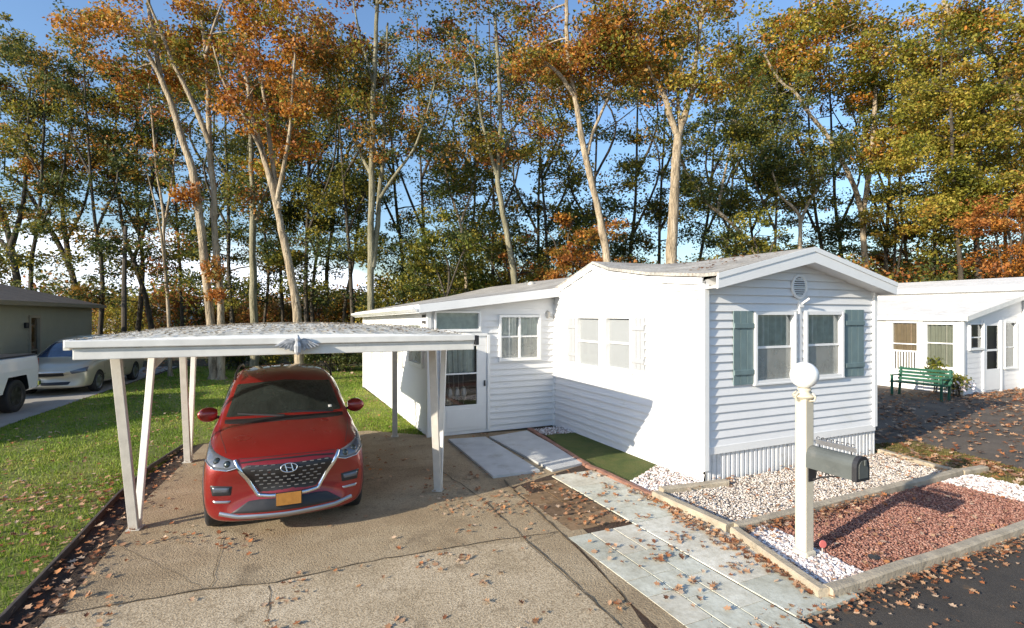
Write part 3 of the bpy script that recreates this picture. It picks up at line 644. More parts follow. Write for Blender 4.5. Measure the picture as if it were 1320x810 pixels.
# roof
ov = -.30
te = [(ov, ZE), (0, ZE)]+top[1:-1]+[(VI, 3.0), (VI+.6, 3.02), (13.1, 3.03)]
edge = [LO+D1*v+UP*(z+.015)+nL*.03 for v, z in te]; ridge = [LO+D2*(WL/2)+D1*v+UP*ZR for v, z in te]
m = MB(); roof_surf(m, edge, ridge)
edge = [LO+D2*(WL+.14)+D1*v+UP*(ZE-.02) for v, z in te]; roof_surf(m, edge, ridge)
rf = m.build('roof', ROOFM, home, fixn=False)
m = MB()     # rake boards of the front gable with soffit
pk = LO+D2*(WL/2)+D1*ov+UP*(ZR+.01)
for e in (LO+D1*ov+UP*(ZE-.0)-D2*.06, LO+D2*(WL+.16)+D1*ov+UP*(ZE-.03)):
    off = D1*-.012
    m.prism([e+off, pk+off, pk+off-UP*.20, e+off-UP*.17], D1*.03)
    m.prism([e+off*2+UP*.045, pk+off*2+UP*.045, pk+off*2-UP*.03, e+off*2-UP*.03], D1*.02)
    m.prism([e-UP*.15+D1*.02, pk-UP*.165+D1*.02, pk-UP*.165-D1*(ov-.01), e-UP*.15-D1*(ov-.01)], UP*-.012)
m.build('rake_board', TRIM, home)
m = MB(); ee = [LO+D1*v+UP*z+nL*.035 for v, z in te[1:8]]
for a, c in zip(ee, ee[1:]): m.prism([a, c, c-UP*.10, a-UP*.10], nL*.02)
m.build('eave_board', TRIM, home)
# pale leaves and debris lying on the roof
def on_surf(m_, A, B, C_, D_, n_, s, name, label, mats=None):
    u, v = RNG.random(n_), RNG.random(n_); A, B, C_, D_ = map(np.array, (A, B, C_, D_))
    p = (A*(1-u)[:, None]+B*u[:, None])*(1-v)[:, None]+(D_*(1-u)[:, None]+C_*u[:, None])*v[:, None]
    return p
k = on_surf(None, LO+UP*(ZE+.09)+D1*0, LO+D1*VI+UP*3.09, LO+D1*VI+D2*2+UP*(ZR+.06), LO+D2*2+UP*(ZR+.06), 230, .06, '', '')
tag(inst('fallen_leaves', LV, LF, k+np.array([0, 0, .02]), np.full(len(k), .06), [LITTERP, LITTER], rot=.4, midx=RNG.integers(0, 2, len(k))), 'pale dry leaves lying on the roof of the white mobile home', 'leaves', kind='stuff')
# ---- porch wing
WA, LA = 2.88, 8.1; OA = IC-D2*WA                      # outer near corner
door_q = rect(IC, D2, 570, 627, 440, 562); door_q = (door_q[0], door_q[1], .09, z_at(IC, D2, door_q[0], 434))
tran_q = rect(IC, D2, 560, 618, 402, 426); pw_q = rect(IC, D2, 643, 695, 407, 463)
zt0, zt1 = 2.60, 2.96
m = MB(); sh = lambda q: (q[0]+WA, q[1]+WA, q[2], q[3])
siding(m, OA, D2, nF, .02, [(0, zt0), (WA, zt1)], [sh(door_q), sh(tran_q), sh(pw_q)], course=.13, lip=.03); m.build('porch_wall', WHITE, home, fixn=False)
sidew = [rect(OA, D1, a, b_, 417, 470) for a, b_ in ((530, 547), (512, 521), (492, 498), (480, 484))]
m = MB(); siding(m, OA, D1, nL, .02, [(0, zt0), (LA, 2.44)], sidew, course=.13); m.build('porch_side_wall', WHITE, home, fixn=False)
m = MB()
for q in (tran_q, pw_q, door_q): backbox(m, IC, D2, nF, q, .5)
for q in sidew: backbox(m, OA, D1, nL, q, .5)
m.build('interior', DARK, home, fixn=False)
window(home, IC, D2, nF, tran_q, rails=(), curt=CURT, folds=False, fw=.04)
window(home, IC, D2, nF, pw_q, rails=(.52,), muls=(.5,), curt=CURT, fw=.05)
for q in sidew: window(home, OA, D1, nL, q, rails=(.5,), curt=CURT, fw=.05)
m = MB(); m.box(OA+UP*1.3-D1*.012-D2*.012, .09, .09, 2.56, D2, bev=.006); m.build('corner_trim', TRIM, home)
m = MB(); m.box(OA+D1*LA+UP*1.22-D2*.01, .09, .09, 2.44, D2, bev=.006); m.build('corner_trim', TRIM, home)
m = MB(); siding(m, OA+D1*LA, D2, D1, .02, [(0, 2.44), (WA, zt1)], course=.25); m.build('back_wall', WHITE, home, fixn=False)
# storm door
a, b_, z0, z1 = door_q; pt = lambda u, z, off=0: IC+D2*u+UP*z+nF*off; uc = (a+b_)/2; m = MB()
gz0 = z_at(IC, D2, uc, 522); gz1 = z_at(IC, D2, uc, 446); ga = u_at(IC, D2, 573); gb = u_at(IC, D2, 614)
m.box(pt(uc, (z0+gz0)/2, .02), b_-a-.02, .035, gz0-z0, D2, nF, UP, bev=.004)
m.box(pt(uc, (gz1+z1)/2, .02), b_-a-.02, .035, z1-gz1, D2, nF, UP, bev=.004)
m.box(pt((a+.01+ga)/2, (gz0+gz1)/2, .02), ga-a-.01, .035, gz1-gz0, D2, nF, UP); m.box(pt((b_-.01+gb)/2, (gz0+gz1)/2, .02), b_-.01-gb, .035, gz1-gz0, D2, nF, UP)
m.box(pt((ga+gb)/2, (gz0+gz1)/2+.04, .022), gb-ga, .03, .03, D2, nF, UP)
m.box(pt((ga+gb)/2, (gz0+z0)/2, .040), (gb-ga)*.9, .008, (gz0-z0)*.72, D2, nF, UP, bev=.003)
dr = m.build('storm_door', TRIM, home)
m = MB(); m.face([pt(ga, gz0, .012), pt(gb, gz0, .012), pt(gb, gz1, .012), pt(ga, gz1, .012)]); m.build('pane', GLASS, dr, fixn=False)
m = MB(); m.grid([[pt(ga+(gb-ga)*i/30, z, -.10-.02*math.sin(i*1.1)) for i in range(31)] for z in ((gz0+gz1)/2+.05, gz1)]); m.build('door_curtain', CURT, dr, fixn=False)
m = MB()
for k in range(4): m.tube([pt(ga+.06+k*.12, gz0+.02, -.03), pt(ga+.11+k*.10, (gz0+gz1)/2-.2, -.03), pt(ga+.05+k*.12, gz1-.05, -.03)], .006, 5)
for k in range(3): m.lathe(pt(ga+.12+k*.15, gz0+.12, -.03), [(.03, 0), (.07, .1), (.05, .22), (.01, .26)], 8)
m.build('door_decoration', mat('grey_metal', (.25, .24, .22), .5), dr)
m = MB(); m.box(pt(b_-.06, 1.05, .055), .03, .05, .12, D2, nF, UP, bev=.008); m.build('handle', IRON, dr)
m = MB()
for u in (a-.03, b_+.03): m.box(pt(u, (z0+z1)/2, .03), .06, .07, z1-z0+.05, D2, nF, UP, bev=.004)
m.box(pt(uc, z1+.03, .028), b_-a, .065, .06, D2, nF, UP); m.build('door_frame', TRIM, home)
# shed roof over the porch wing
og = .28
c00 = OA-D2*og-D1*og+UP*2.62; c10 = IC-D1*og+UP*3.02+D2*.03; c01 = OA-D2*og+D1*(LA+og)+UP*2.48; c11 = IC+D1*(LA+og)+UP*3.06+D2*.03
m = MB(); m.grid([[c00+UP*.07, c10+UP*.07], [c01+UP*.07, c11+UP*.07]]); m.grid([[c00, c10], [c01, c11]])
m.build('porch_roof', ROOFM, home, fixn=False)
m = MB(); m.prism([c00+UP*.065, c10+UP*.065, c10-UP*.13, c00-UP*.10], D1*.03); m.prism([c00+UP*.066+D1*.03, c01+UP*.066, c01-UP*.10, c00-UP*.10+D1*.03], D2*.03)
m.prism([c00-UP*.08-D2*.03, c01-UP*.08-D2*.03, c01-UP*.02-D2*.12, c00-UP*.02-D2*.12], UP*.05)
m.build('fascia', TRIM, home)
m = MB(); m.lathe(PD(685, 372, 15.5), [(.07, -.35), (.07, .1), (.11, .1), (.11, .16), (.05, .2)], 12); m.build('vent_pipe', GALV, home)
# ================================================================= carport
FL, FR, BL, BR = (v3(p) for p in ((-4.33, 6.05), (-1.03, 7.37), (-5.40, 8.78), (-2.36, 10.6)))
cp = site('carport', (-3.3, 8.2, 0), 'open white metal carport with V shaped posts standing over the red car', 'carport')
dv = Vector((-.20, .98, 0)); bd = (FR-FL).normalized()
ZB = 2.05
def vpost(f, zt, sp=.31, w1=.10, w2=.075, rail=True):
    a = f+UP*.03
    m = MB(); m.beam(a-dv*.03, f-dv*sp+UP*zt, w1, .05, up=dv, bev=.006); p = m.build('post', GALV, cp)  # front leg: its shaded look is painted in with the darker metal
    m = MB(); m.beam(a+dv*.04, f+dv*sp+UP*(zt-.01), w2, .045, up=dv, bev=.006); m.build('post', ALU, cp)
    m = MB(); m.box(a+UP*.01, .16, .14, .012, dv); m.box(a+UP*.06, .11, .10, .09, dv, bev=.01); m.build('post_foot', GALV, cp)
for f, sp in ((FL, .42), (FR, .26), (BL, .25), (BR, .18)):
    dv = Vector((-.20, .98, 0)) if f is not FR else Vector((.18, .98, 0)); vpost(f, ZB+(.0 if f in (FL, FR) else .02), sp)
dv = Vector((-.20, .98, 0)); bl = FL-D1*.85-bd*.34; br = FR-D1*.85+bd*.20
bl, br = bl+UP*ZB, br+UP*ZB
m = MB(); m.beam(bl+UP*.045, br+UP*.045, .07, .09, bev=.008); m.beam(bl+UP*.10-D1*.015, br+UP*.10-D1*.015, .05, .022)
m.beam(bl+UP*.155-D1*.03+bd*-.06, br+UP*.155-D1*.03, .09, .075, bev=.01); beam = m.build('front_beam', ALU, cp)
m = MB(); m.box(br+UP*.12+bd*.03-D1*.02, .05, .10, .12, bd, bev=.01); m.build('gutter_end', IRON, cp)
bb0, bb1 = BL-bd*.3+UP*(ZB+.02)+D1*.2, BR+bd*.3+UP*(ZB+.02)+D1*.2
m = MB(); m.beam(bb0, bb1, .06, .09); m.beam((bl+bb0)/2+bd*.1, (br+bb1)/2-bd*.1, .05, .06); m.build('rear_beam', ALU, cp)
m = MB(); m.beam(BL+dv*.1+UP*1.93, BR+dv*.1+UP*1.93, .03, .035); m.build('tie_rail', ALU, cp)
dv = Vector((-.20, .98, 0))
# roof: shallow ribbed sheet, a little crowned
r0, r1 = bl+UP*.175-bd*.06, br+UP*.175; RL = 5.4; b0 = r0+Vector((-.38, .925, 0))*RL; b1 = r1+Vector((-.38, .925, 0))*RL
m = MB(); NU, NV = 120, 10; rows = []
for j in range(NV+1):
    t = j/NV; A_, B_ = r0.lerp(b0, t), r1.lerp(b1, t)
    rows.append([A_.lerp(B_, i/NU)+UP*(.05*math.sin(math.pi*i/NU)+.06*math.sin(t*math.pi*.9)*(.35+.65*math.sin(math.pi*i/NU))+(.004 if i % 6 in (0, 1) else 0)) for i in range(NU+1)])
m.grid(rows); m.grid([[p-UP*.03 for p in r_] for r_ in rows][::-1])
rfc = m.build('roof_sheet', CPROOF, cp, fixn=False)
m = MB(); m.grid([rows[0], [Vector((p.x, p.y, 0))+UP*(ZB+.12) for p in rows[0]]]); m.grid([[p-D1*.02 for p in rows[0]], [Vector((p.x, p.y, 0))-D1*.02+UP*(ZB+.12) for p in rows[0]]])
m.build('roof_edge', TRIM, cp, fixn=False)
for a, c in ((r0, b0), (r1, b1)): sd = MB(); sd.beam(a-UP*.03, c-UP*.03, .05, .10); sd.build('side_rail', ALU, cp)
g = MB(); tpt = FL+dv*.42+UP*(ZB-.01); g.prism([tpt, tpt+bd*.20, tpt+bd*.05-UP*.18, tpt-UP*.24], dv*.02); g.build('gusset', ALU, cp)
# spread-winged bird ornament on the beam
oc = bl+(br-bl)*((lambda o, d: u_at(o, d, 383))(bl, br-bl))+UP*.10-D1*.105; orn = MB()
half = [(a_*.86, b_*.86) for a_, b_ in [(0, .10), (.03, .075), (.07, .095), (.13, .085), (.20, .045), (.27, .0), (.21, -.002), (.215, -.028), (.15, -.02), (.155, -.052), (.09, -.035), (.085, -.07), (.04, -.045), (.035, -.10), (0, -.115)]]
pts = half+[(-x, y) for x, y in half[::-1][1:-1]]
orn.prism([oc+bd*x+UP*y for x, y in pts], D1*.03)
for s_ in (-1, 1):
    for k in range(5): orn.beam(oc-D1*.008+bd*s_*(.05+k*.012)+UP*.06, oc-D1*.008+bd*s_*(.08+k*.035)+UP*(-.05+k*.012), .012, .014, up=D1)
orn.lathe(oc-D1*.02-UP*.05, [(.01, -.05), (.035, -.02), (.04, .05), (.022, .10), (.028, .13), (.01, .17)], 10)
orn.build('bird_ornament', ORN, cp)
k = on_surf(None, r0+UP*.05, r1+UP*.05, b1+UP*.05, b0+UP*.05, 3200, 0, '', '')
t_ = (RNG.random(len(k)))
# leaves follow the crowned sheet
def crown_z(p):
    q = np.array([r0.x, r0.y]); bx = np.array([bd.x, bd.y]); rel = p[:, :2]-q; M2 = np.array([[bd.x, -.38], [bd.y, .925]]); uv = np.linalg.solve(M2, rel.T).T
    tt = np.clip(uv[:, 1]/RL, 0, 1); uu_ = np.clip(uv[:, 0]/(r1-r0).length, 0, 1)
    base = r0.z+(r1.z-r0.z)*uu_; return base+.05*np.sin(np.pi*uu_)+.06*np.sin(tt*np.pi*.9)*(.35+.65*np.sin(np.pi*uu_))+.02
k[:, 2] = crown_z(k)
ROOFLIT = island_mat('roof_debris', [(.10, .08, .05), (.24, .18, .11), (.40, .36, .28), (.58, .55, .48), (.34, .20, .09)], .8)
tag(inst('fallen_leaves', LV, LF, k, RNG.uniform(.02, .05, len(k)), [ROOFLIT], rot=.4), 'pale leaf litter strewn over the carport roof', 'leaves', kind='stuff')
# ================================================================= lamp post and mailbox
LP = v3((2.99, 5.38)); lamp = site('lamp_post', LP, 'cream square lamp post topped with a round white globe in the pebble bed', 'lamp post')
CREAM = mat('cream_post', (.56, .51, .40), .5, .07, 4, .08, 40, dirt=(.42, .38, .30), dscale=3, dlo=.6)
m = MB(); m.box(LP+UP*.86, .125, .125, 1.64, D2, bev=.012); m.build('post', CREAM, lamp)
m = MB(); m.box(LP+UP*.05, .16, .16, .10, D2, bev=.02); m.build('post_base', CREAM, lamp)
m = MB(); m.lathe(LP+UP*1.66, [(.07, -.03), (.105, -.005), (.115, .01), (.075, .02), (.05, .05), (.07, .07), (.06, .085)], 16); m.build('collar', CREAM, lamp, smooth=True)
for k in range(4):
    a = k*math.pi/2+.4; dd = Vector((math.cos(a), math.sin(a), 0)); m = MB(); m.tube([LP+UP*1.62+dd*.06, LP+UP*1.63+dd*.115, LP+UP*1.67+dd*.125, LP+UP*1.70+dd*.09], .009, 6); m.build('collar_scroll', CREAM, lamp)
m = MB(); m.lathe(LP+UP*1.875, [(.135*math.cos(t), .135*math.sin(t)) for t in [(-1.25+2.8*i/16) for i in range(17)]], 28); m.build('globe', STONEW, lamp, smooth=True)
mb = site('mailbox', LP+UP*.9-D1*.3, 'grey metal mailbox with a black door fixed to the cream lamp post', 'mailbox')
md = -D1; ms = D2; MBL = .50; m0 = LP+md*.055+UP*.955+D2*.03
def mprof(c, w_, h, n_=10):
    return [c+ms*(-w_/2)]+[c+ms*(-w_/2*math.cos(math.pi*i/n_))+UP*(h-w_/2+w_/2*math.sin(math.pi*i/n_)) for i in range(n_+1)]+[c+ms*(w_/2)]
m = MB(); m.grid([mprof(m0+md*x, .175, .215) for x in (0, MBL)], close=True); m.face(mprof(m0, .175, .215)); m.face(mprof(m0+md*MBL, .175, .215)[::-1]); m.build('box_body', BRACK, mb)
m = MB(); m.grid([mprof(m0+md*x-UP*.006, .192, .23) for x in (MBL-.03, MBL+.015)], close=True); m.face(mprof(m0+md*(MBL+.015)-UP*.006, .192, .23)); m.face(mprof(m0+md*(MBL-.03)-UP*.006, .192, .23)); dd = m.build('door', IRON, mb)
m = MB(); m.grid([mprof(m0+md*x+UP*.022, .13, .165) for x in (MBL+.015, MBL+.021)], close=True); m.face(mprof(m0+md*(MBL+.021)+UP*.022, .13, .165)); m.box(m0+md*(MBL+.035)+UP*.17, .025, .012, .05, ms, bev=.003); m.build('door_handle', BRACK, dd)
m = MB(); m.box(m0+md*.12+ms*.095+UP*.12, .13, .006, .035, md, bev=.002); m.build('flag', IRON, mb)
m = MB(); m.box(m0+md*.0-UP*.07, .03, .12, .16, md, bev=.006); m.box(m0+md*.22-UP*.012, .44, .04, .02, md)
q = [m0-UP*.02+md*.40]; 
m.tube([m0-UP*.02+md*(.02+.32*t)-UP*(.11*(1-t)**1.6) for t in [i/8 for i in range(9)]], .008, 6)
for cx_, rr_ in ((.09, .035), (.17, .022)): m.tube([m0+md*(cx_+rr_*math.cos(a))-UP*(.05-rr_*math.sin(a)) for a in [i*.6 for i in range(10)]], .006, 6)
m.build('bracket', IRON, mb)
m = MB(); pz = m0+UP*.265+md*.25; m.box(pz, .40, .012, .05, md, bev=.003)
pl = m.build('name_plate', SILVER, mb)
m = MB()
for k in range(8): m.tube([pz+md*(-.175+.05*k+.017*math.cos(a))+UP*(.035+.014*math.sin(a)) for a in [j*.7 for j in range(9)]], .004, 5)
for x in (-.16, .16): m.tube([pz+md*x-UP*.02, pz+md*x-UP*.07], .006, 5)
m.build('scrollwork', IRON, mb)
rm = MB(); c = P(1060, 720); rm.tube([c, c+UP*.13], .006, 6); rfl = rm.build('driveway_reflector', GALV); tag(rfl, 'small round red reflector on a stake beside the foot of the lamp post', 'reflector')
rm = MB(); rm.lathe(c+UP*.15+Vector((0, -.01, 0)), [(.036, -.005), (.040, 0), (.036, .006)], 16, axis=(.1, -1, .1)); rm.build('reflector_disc', mat('red_reflector', (.50, .13, .12), .4), rfl)
# small drain cover in the red gravel
rm = MB(); rm.lathe(P(1127, 724)+UP*.03, [(.055, 0), (.055, .02), (.045, .028), (.01, .03)], 16); tag(rm.build('valve_cover', IRON), 'small black round valve cover in the red gravel', 'valve cover')
# ================================================================= neighbour's white home on the right
QC = Vector((13.8, 16.1, 0)); nh = site('neighbour_home', (15.5, 18, 0), 'white neighbouring home with a glazed side porch beyond the green bench', 'house')
wn = [rect(QC, D2, *a) for a in ((1248, 1266, 417, 450), (1293, 1308, 415, 474))]; dq = rect(QC, D2, 1268, 1288, 420, 492); dq = (dq[0], dq[1], .1, dq[3])
m = MB(); siding(m, QC, D2, nF, .02, [(0, 2.36), (3.55, 3.08)], wn+[dq], course=.16, lip=.008); m.build('porch_wall', WHITE, nh, fixn=False)
sw = [rect(QC, D1, *a) for a in ((1194, 1232, 417, 474), (1150, 1185, 415, 478))]
sw.append((4.3, 5.4, .9, 2.2))
m = MB(); siding(m, QC, D1, nL, .02, [(0, 2.36), (7, 2.36)], sw, course=.16, lip=.008); m.build('side_wall', WHITE, nh, fixn=False)
m = MB()
for q in wn+[dq]: backbox(m, QC, D2, nF, q, .6)
for q in sw: backbox(m, QC, D1, nL, q, 1.2)
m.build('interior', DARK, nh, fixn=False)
TANC = mat('tan_curtain', (.20, .145, .09), .9, .15, 8)
for q in wn: window(nh, QC, D2, nF, q, rails=(.45,), curt=TANC)
window(nh, QC, D1, nL, sw[0], rails=(.55,), curt=mat('grey_blind', (.20, .20, .16), .9, .1, 6)); window(nh, QC, D1, nL, sw[1], rails=(.55,), curt=TANC); window(nh, QC, D1, nL, sw[2])
m = MB(); q = sw[1]
for k in range(9): m.box(QC+D1*(q[0]+.08+k*(q[1]-q[0]-.16)/8)+UP*(q[2]+.33)+nL*.02, .035, .03, .6, D1)
m.box(QC+D1*(q[0]+q[1])/2+UP*(q[2]+.66)+nL*.02, q[1]-q[0]-.05, .05, .05, D1); m.build('railing', TRIM, nh)
a, b_, z0, z1 = dq; pt = lambda u, z, off=0: QC+D2*u+UP*z+nF*off; m = MB()
m.box(pt((a+b_)/2, .42, .02), b_-a, .04, .66, D2, nF, UP)
for u in (a+.05, b_-.05): m.box(pt(u, 1.45, .02), .10, .04, 1.4, D2, nF, UP)
m.box(pt((a+b_)/2, 1.35, .02), b_-a-.2, .03, .06, D2, nF, UP); dr = m.build('door', TRIM, nh)
m = MB(); m.face([pt(a+.1, .75, .01), pt(b_-.1, .75, .01), pt(b_-.1, z1, .01), pt(a+.1, z1, .01)]); m.build('pane', GLASS, dr, fixn=False)
m = MB(); m.face([pt(a, .1, -.12), pt(b_, .1, -.12), pt(b_, z1, -.12), pt(a, z1, -.12)]); m.build('blind', TANC, dr, fixn=False)
for u in (-.02, dq[0]-.06, dq[1]+.06, 3.5): m = MB(); m.box(pt(u, 1.15, .02), .10, .06, 2.3, D2, nF, UP); m.build('trim_board', TRIM, nh)
for v in (0.02, sw[0][1]+.14, sw[1][1]+.10, 6.9): m = MB(); m.box(QC+D1*v+UP*1.2+nL*.02, .14, .05, 2.35, D1); m.build('trim_board', TRIM, nh)
# sloping porch roof and the main body behind it
NR = speckle('pale_roof_coating', [(.60, .59, .56), (.72, .71, .69), (.78, .77, .75)], 12, 2, (.85, .85, .85), .2, ((.42, .28, .18), 6, .62))
e0, e1_, f0, f1 = QC-D2*.15-D1*.2+UP*2.36, QC-D2*.15+D1*7.2+UP*2.36, QC+D2*3.6-D1*.2+UP*3.12, QC+D2*3.6+D1*7.2+UP*3.12
m = MB(); m.grid([[e0, f0], [e1_, f1]]); m.grid([[e0+UP*.06, f0+UP*.06], [e1_+UP*.06, f1+UP*.06]]); m.build('porch_roof', NR, nh, fixn=False)
m = MB(); m.prism([e0+UP*.07, f0+UP*.07, f0-UP*.08, e0-UP*.08], D1*.03); m.prism([e0+UP*.07, e1_+UP*.07, e1_-UP*.07, e0-UP*.07], D2*.03); m.build('fascia', ALU, nh)
MO = QC+D2*3.6; 
m = MB(); siding(m, MO-D1*.6, D1, nL, .02, [(0, 3.4), (9.5, 3.4)], course=.16, lip=.008); siding(m, MO-D1*.6, D2, nF, .02, [(0, 3.4), (2.2, 3.75), (4.4, 3.4)], [(1.2, 3.2, 1.1, 2.3)], course=.16, lip=.008); m.build('main_wall', WHITE, nh, fixn=False)
m = MB(); backbox(m, MO-D1*.6, D2, nF, (1.2, 3.2, 1.1, 2.3)); m.build('interior', DARK, nh, fixn=False); window(nh, MO-D1*.6, D2, nF, (1.2, 3.2, 1.1, 2.3), muls=(.5,))
m = MB(); A_ = [MO-D1*.8-D2*.2+UP*3.42, MO+D1*9-D2*.2+UP*3.42]; B_ = [p+D2*2.4+UP*.38 for p in A_]; C_ = [p+D2*4.8 for p in A_]
roof_surf(m, A_, B_, .06); roof_surf(m, C_, B_, .06); m.build('roof', NR, nh, fixn=False)
m = MB(); m.beam(A_[0]-UP*.04, A_[1]-UP*.04, .04, .16); m.beam(A_[0], B_[0], .04, .16); m.beam(B_[0], C_[0], .04, .16); m.build('eave_board', TRIM, nh)
# ================================================================= neighbour's grey-green house on the left
HL = v3((-20.3, 25.4)); gh = site('grey_green_house', (-21, 18, 0), 'grey green sided house with a brown hip roof behind the parked cars', 'house')
dL = -D1; LLEN = 12.0
hq = rect(HL, dL, 36, 50, 398, 452); hq = (hq[0], hq[1], .25, 2.45)
hq2 = (9.8, 11.2, 1.0, 2.3)
m = MB(); siding(m, HL, dL, D2, .0, [(0, 2.9), (LLEN, 2.9)], [hq, hq2], course=.20, lip=.02); siding(m, HL, -D2, D1, 0, [(0, 2.9), (8, 2.9)], course=.2, lip=.02); siding(m, HL+dL*LLEN, -D2, -D1, 0, [(0, 2.9), (8, 2.9)], course=.2, lip=.02); m.build('wall', SIDEG, gh, fixn=False)
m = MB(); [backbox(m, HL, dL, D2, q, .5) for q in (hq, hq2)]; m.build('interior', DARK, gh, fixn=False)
window(gh, HL, dL, D2, hq, rails=(.42,), curt=TANC, fw=.10, frame=mat('tan_trim', (.35, .30, .22), .6))
window(gh, HL, dL, D2, hq2, curt=TANC, fw=.08)
m = MB(); o_ = .45; a = HL+D1*o_+D2*o_+UP*2.92; b_ = HL+dL*(LLEN+o_)+D2*o_+UP*2.92; w8 = -D2*(8+2*o_)
ra, rb = a-D2*4.4-D1*3.5+UP*1.25, b_-D2*4.4+D1*3.5+UP*1.25
m.face([a, b_, rb, ra]); m.face([a+w8, b_+w8, rb, ra]); m.face([a, a+w8, ra]); m.face([b_, b_+w8, rb]); m.face([a, b_, b_+w8, a+w8])
m.build('roof', ROOFB, gh, fixn=False)
m = MB(); m.beam(a-UP*.06, b_-UP*.06, .05, .15); m.beam(a-UP*.06, a+w8-UP*.06, .05, .15); m.build('gutter', mat('brown_gutter', (.22, .19, .13), .5), gh)
m = MB(); q = HL+dL*(hq[1]+.35)+D2*.08+UP*2.1; m.box(q, .1, .12, .2, bev=.02); m.build('wall_lamp', IRON, gh)
# ================================================================= green bench, planter, far homes
bn = site('garden_bench', (12.3, 15.6, 0), 'green slatted garden bench standing in the shade before the white side porch', 'bench')
bo = Vector((12.62, 15.1, 0)); bdv = (Vector((11.98, 16.35, 0))-bo); BLn = bdv.length; bdv.normalize(); bnn = Vector((-bdv.y, bdv.x, 0)); bnn = -bnn if bnn.y > 0 else bnn
m = MB()
for k in range(5): m.box(bo+bdv*BLn/2+bnn*(.05+k*.095)+UP*.44, BLn, .075, .03, bdv, bev=.006)
m.build('seat', GREENW, bn)
m = MB()
for k in range(4): m.box(bo+bdv*BLn/2-bnn*(.04+k*.02)+UP*(.52+k*.10), BLn, .03, .075, bdv, bev=.006)
m.build('backrest', GREENW, bn)
for s_ in (.06, BLn-.06):
    for f_ in (0, 1):
        m = MB(); m.beam(bo+bdv*s_+bnn*(.42 if f_ else .02), bo+bdv*s_+(bnn*.42+UP*.62 if f_ else -bnn*.10+UP*.88), .06, .05, up=bdv); m.build('leg', GREENW, bn)
    m = MB(); m.beam(bo+bdv*s_-bnn*.05+UP*.63, bo+bdv*s_+bnn*.48+UP*.64, .07, .03, up=UP); m.build('armrest', GREENW, bn)
def stake(px, pyb, pyt, label):
    a = P(px, pyb); m = MB(); m.tube([a, Vector((a.x, a.y, CH-(pyt-HZ)*a.y/F))], .035, 8); return tag(m.build('marker_stake', TRIM), label, 'stake')
stake(435.5, 478, 465, 'short white marker stake on the lawn before the dark hedge')
FARM = [((150, 413), 48, 9, 2.6, (.70, .70, .66), 'pale far home low behind the dark tree trunks on the left'), ((128, 424), 34, 2.2, 1.7, (.75, .76, .78), None), ((100, 414), 62, 8, 2.8, (.55, .55, .50), None), ((225, 410), 58, 10, 2.6, (.60, .60, .58), None), ((440, 402), 62, 10, 3.6, (.66, .64, .60), None), ((380, 402), 70, 9, 3.4, (.58, .57, .52), None)]
labs = {2: 'beige far home at the right edge of the grey green house', 3: 'grey far home between the thin birch and the twin trunks', 4: 'off white far home behind the dark hedge', 5: 'tan far home behind the single leaning pale trunk'}
for i, ((px, py), Y, W_, H_, c, lb) in enumerate(FARM):
    if i == 1: continue
    x = (px-CX)/F*Y; t = site('far_home', (x, Y, 0), lb or labs[i], 'house', 'distant homes beyond the trees')
    m = MB(); m.box((x, Y+2.5, H_/2), W_, 5, H_); m.build('wall', mat('far_wall_%d' % i, c, .7, .06, 2), t)
    m = MB(); a = Vector((x-W_/2-.3, Y-.3, H_)); b_ = a+Vector((W_+.6, 0, 0)); k = Vector((0, 5.6, 0)); h = Vector((0, 2.8, .9))
    m.face([a, b_, b_+h, a+h]); m.face([a+k, b_+k, b_+h, a+h]); m.face([a, a+k, a+h]); m.face([b_, b_+k, b_+h]); m.build('roof', ROOFM, t, fixn=False)
    for u in (-.28, .05, .3):
        m = MB(); m.box((x+W_*u, Y-.01, H_*.55), 1.1, .06, .9); wf = m.build('window', TRIM, t); m = MB(); m.box((x+W_*u, Y-.045, H_*.55), .95, .03, .75); m.build('pane', CARGLASS, wf)
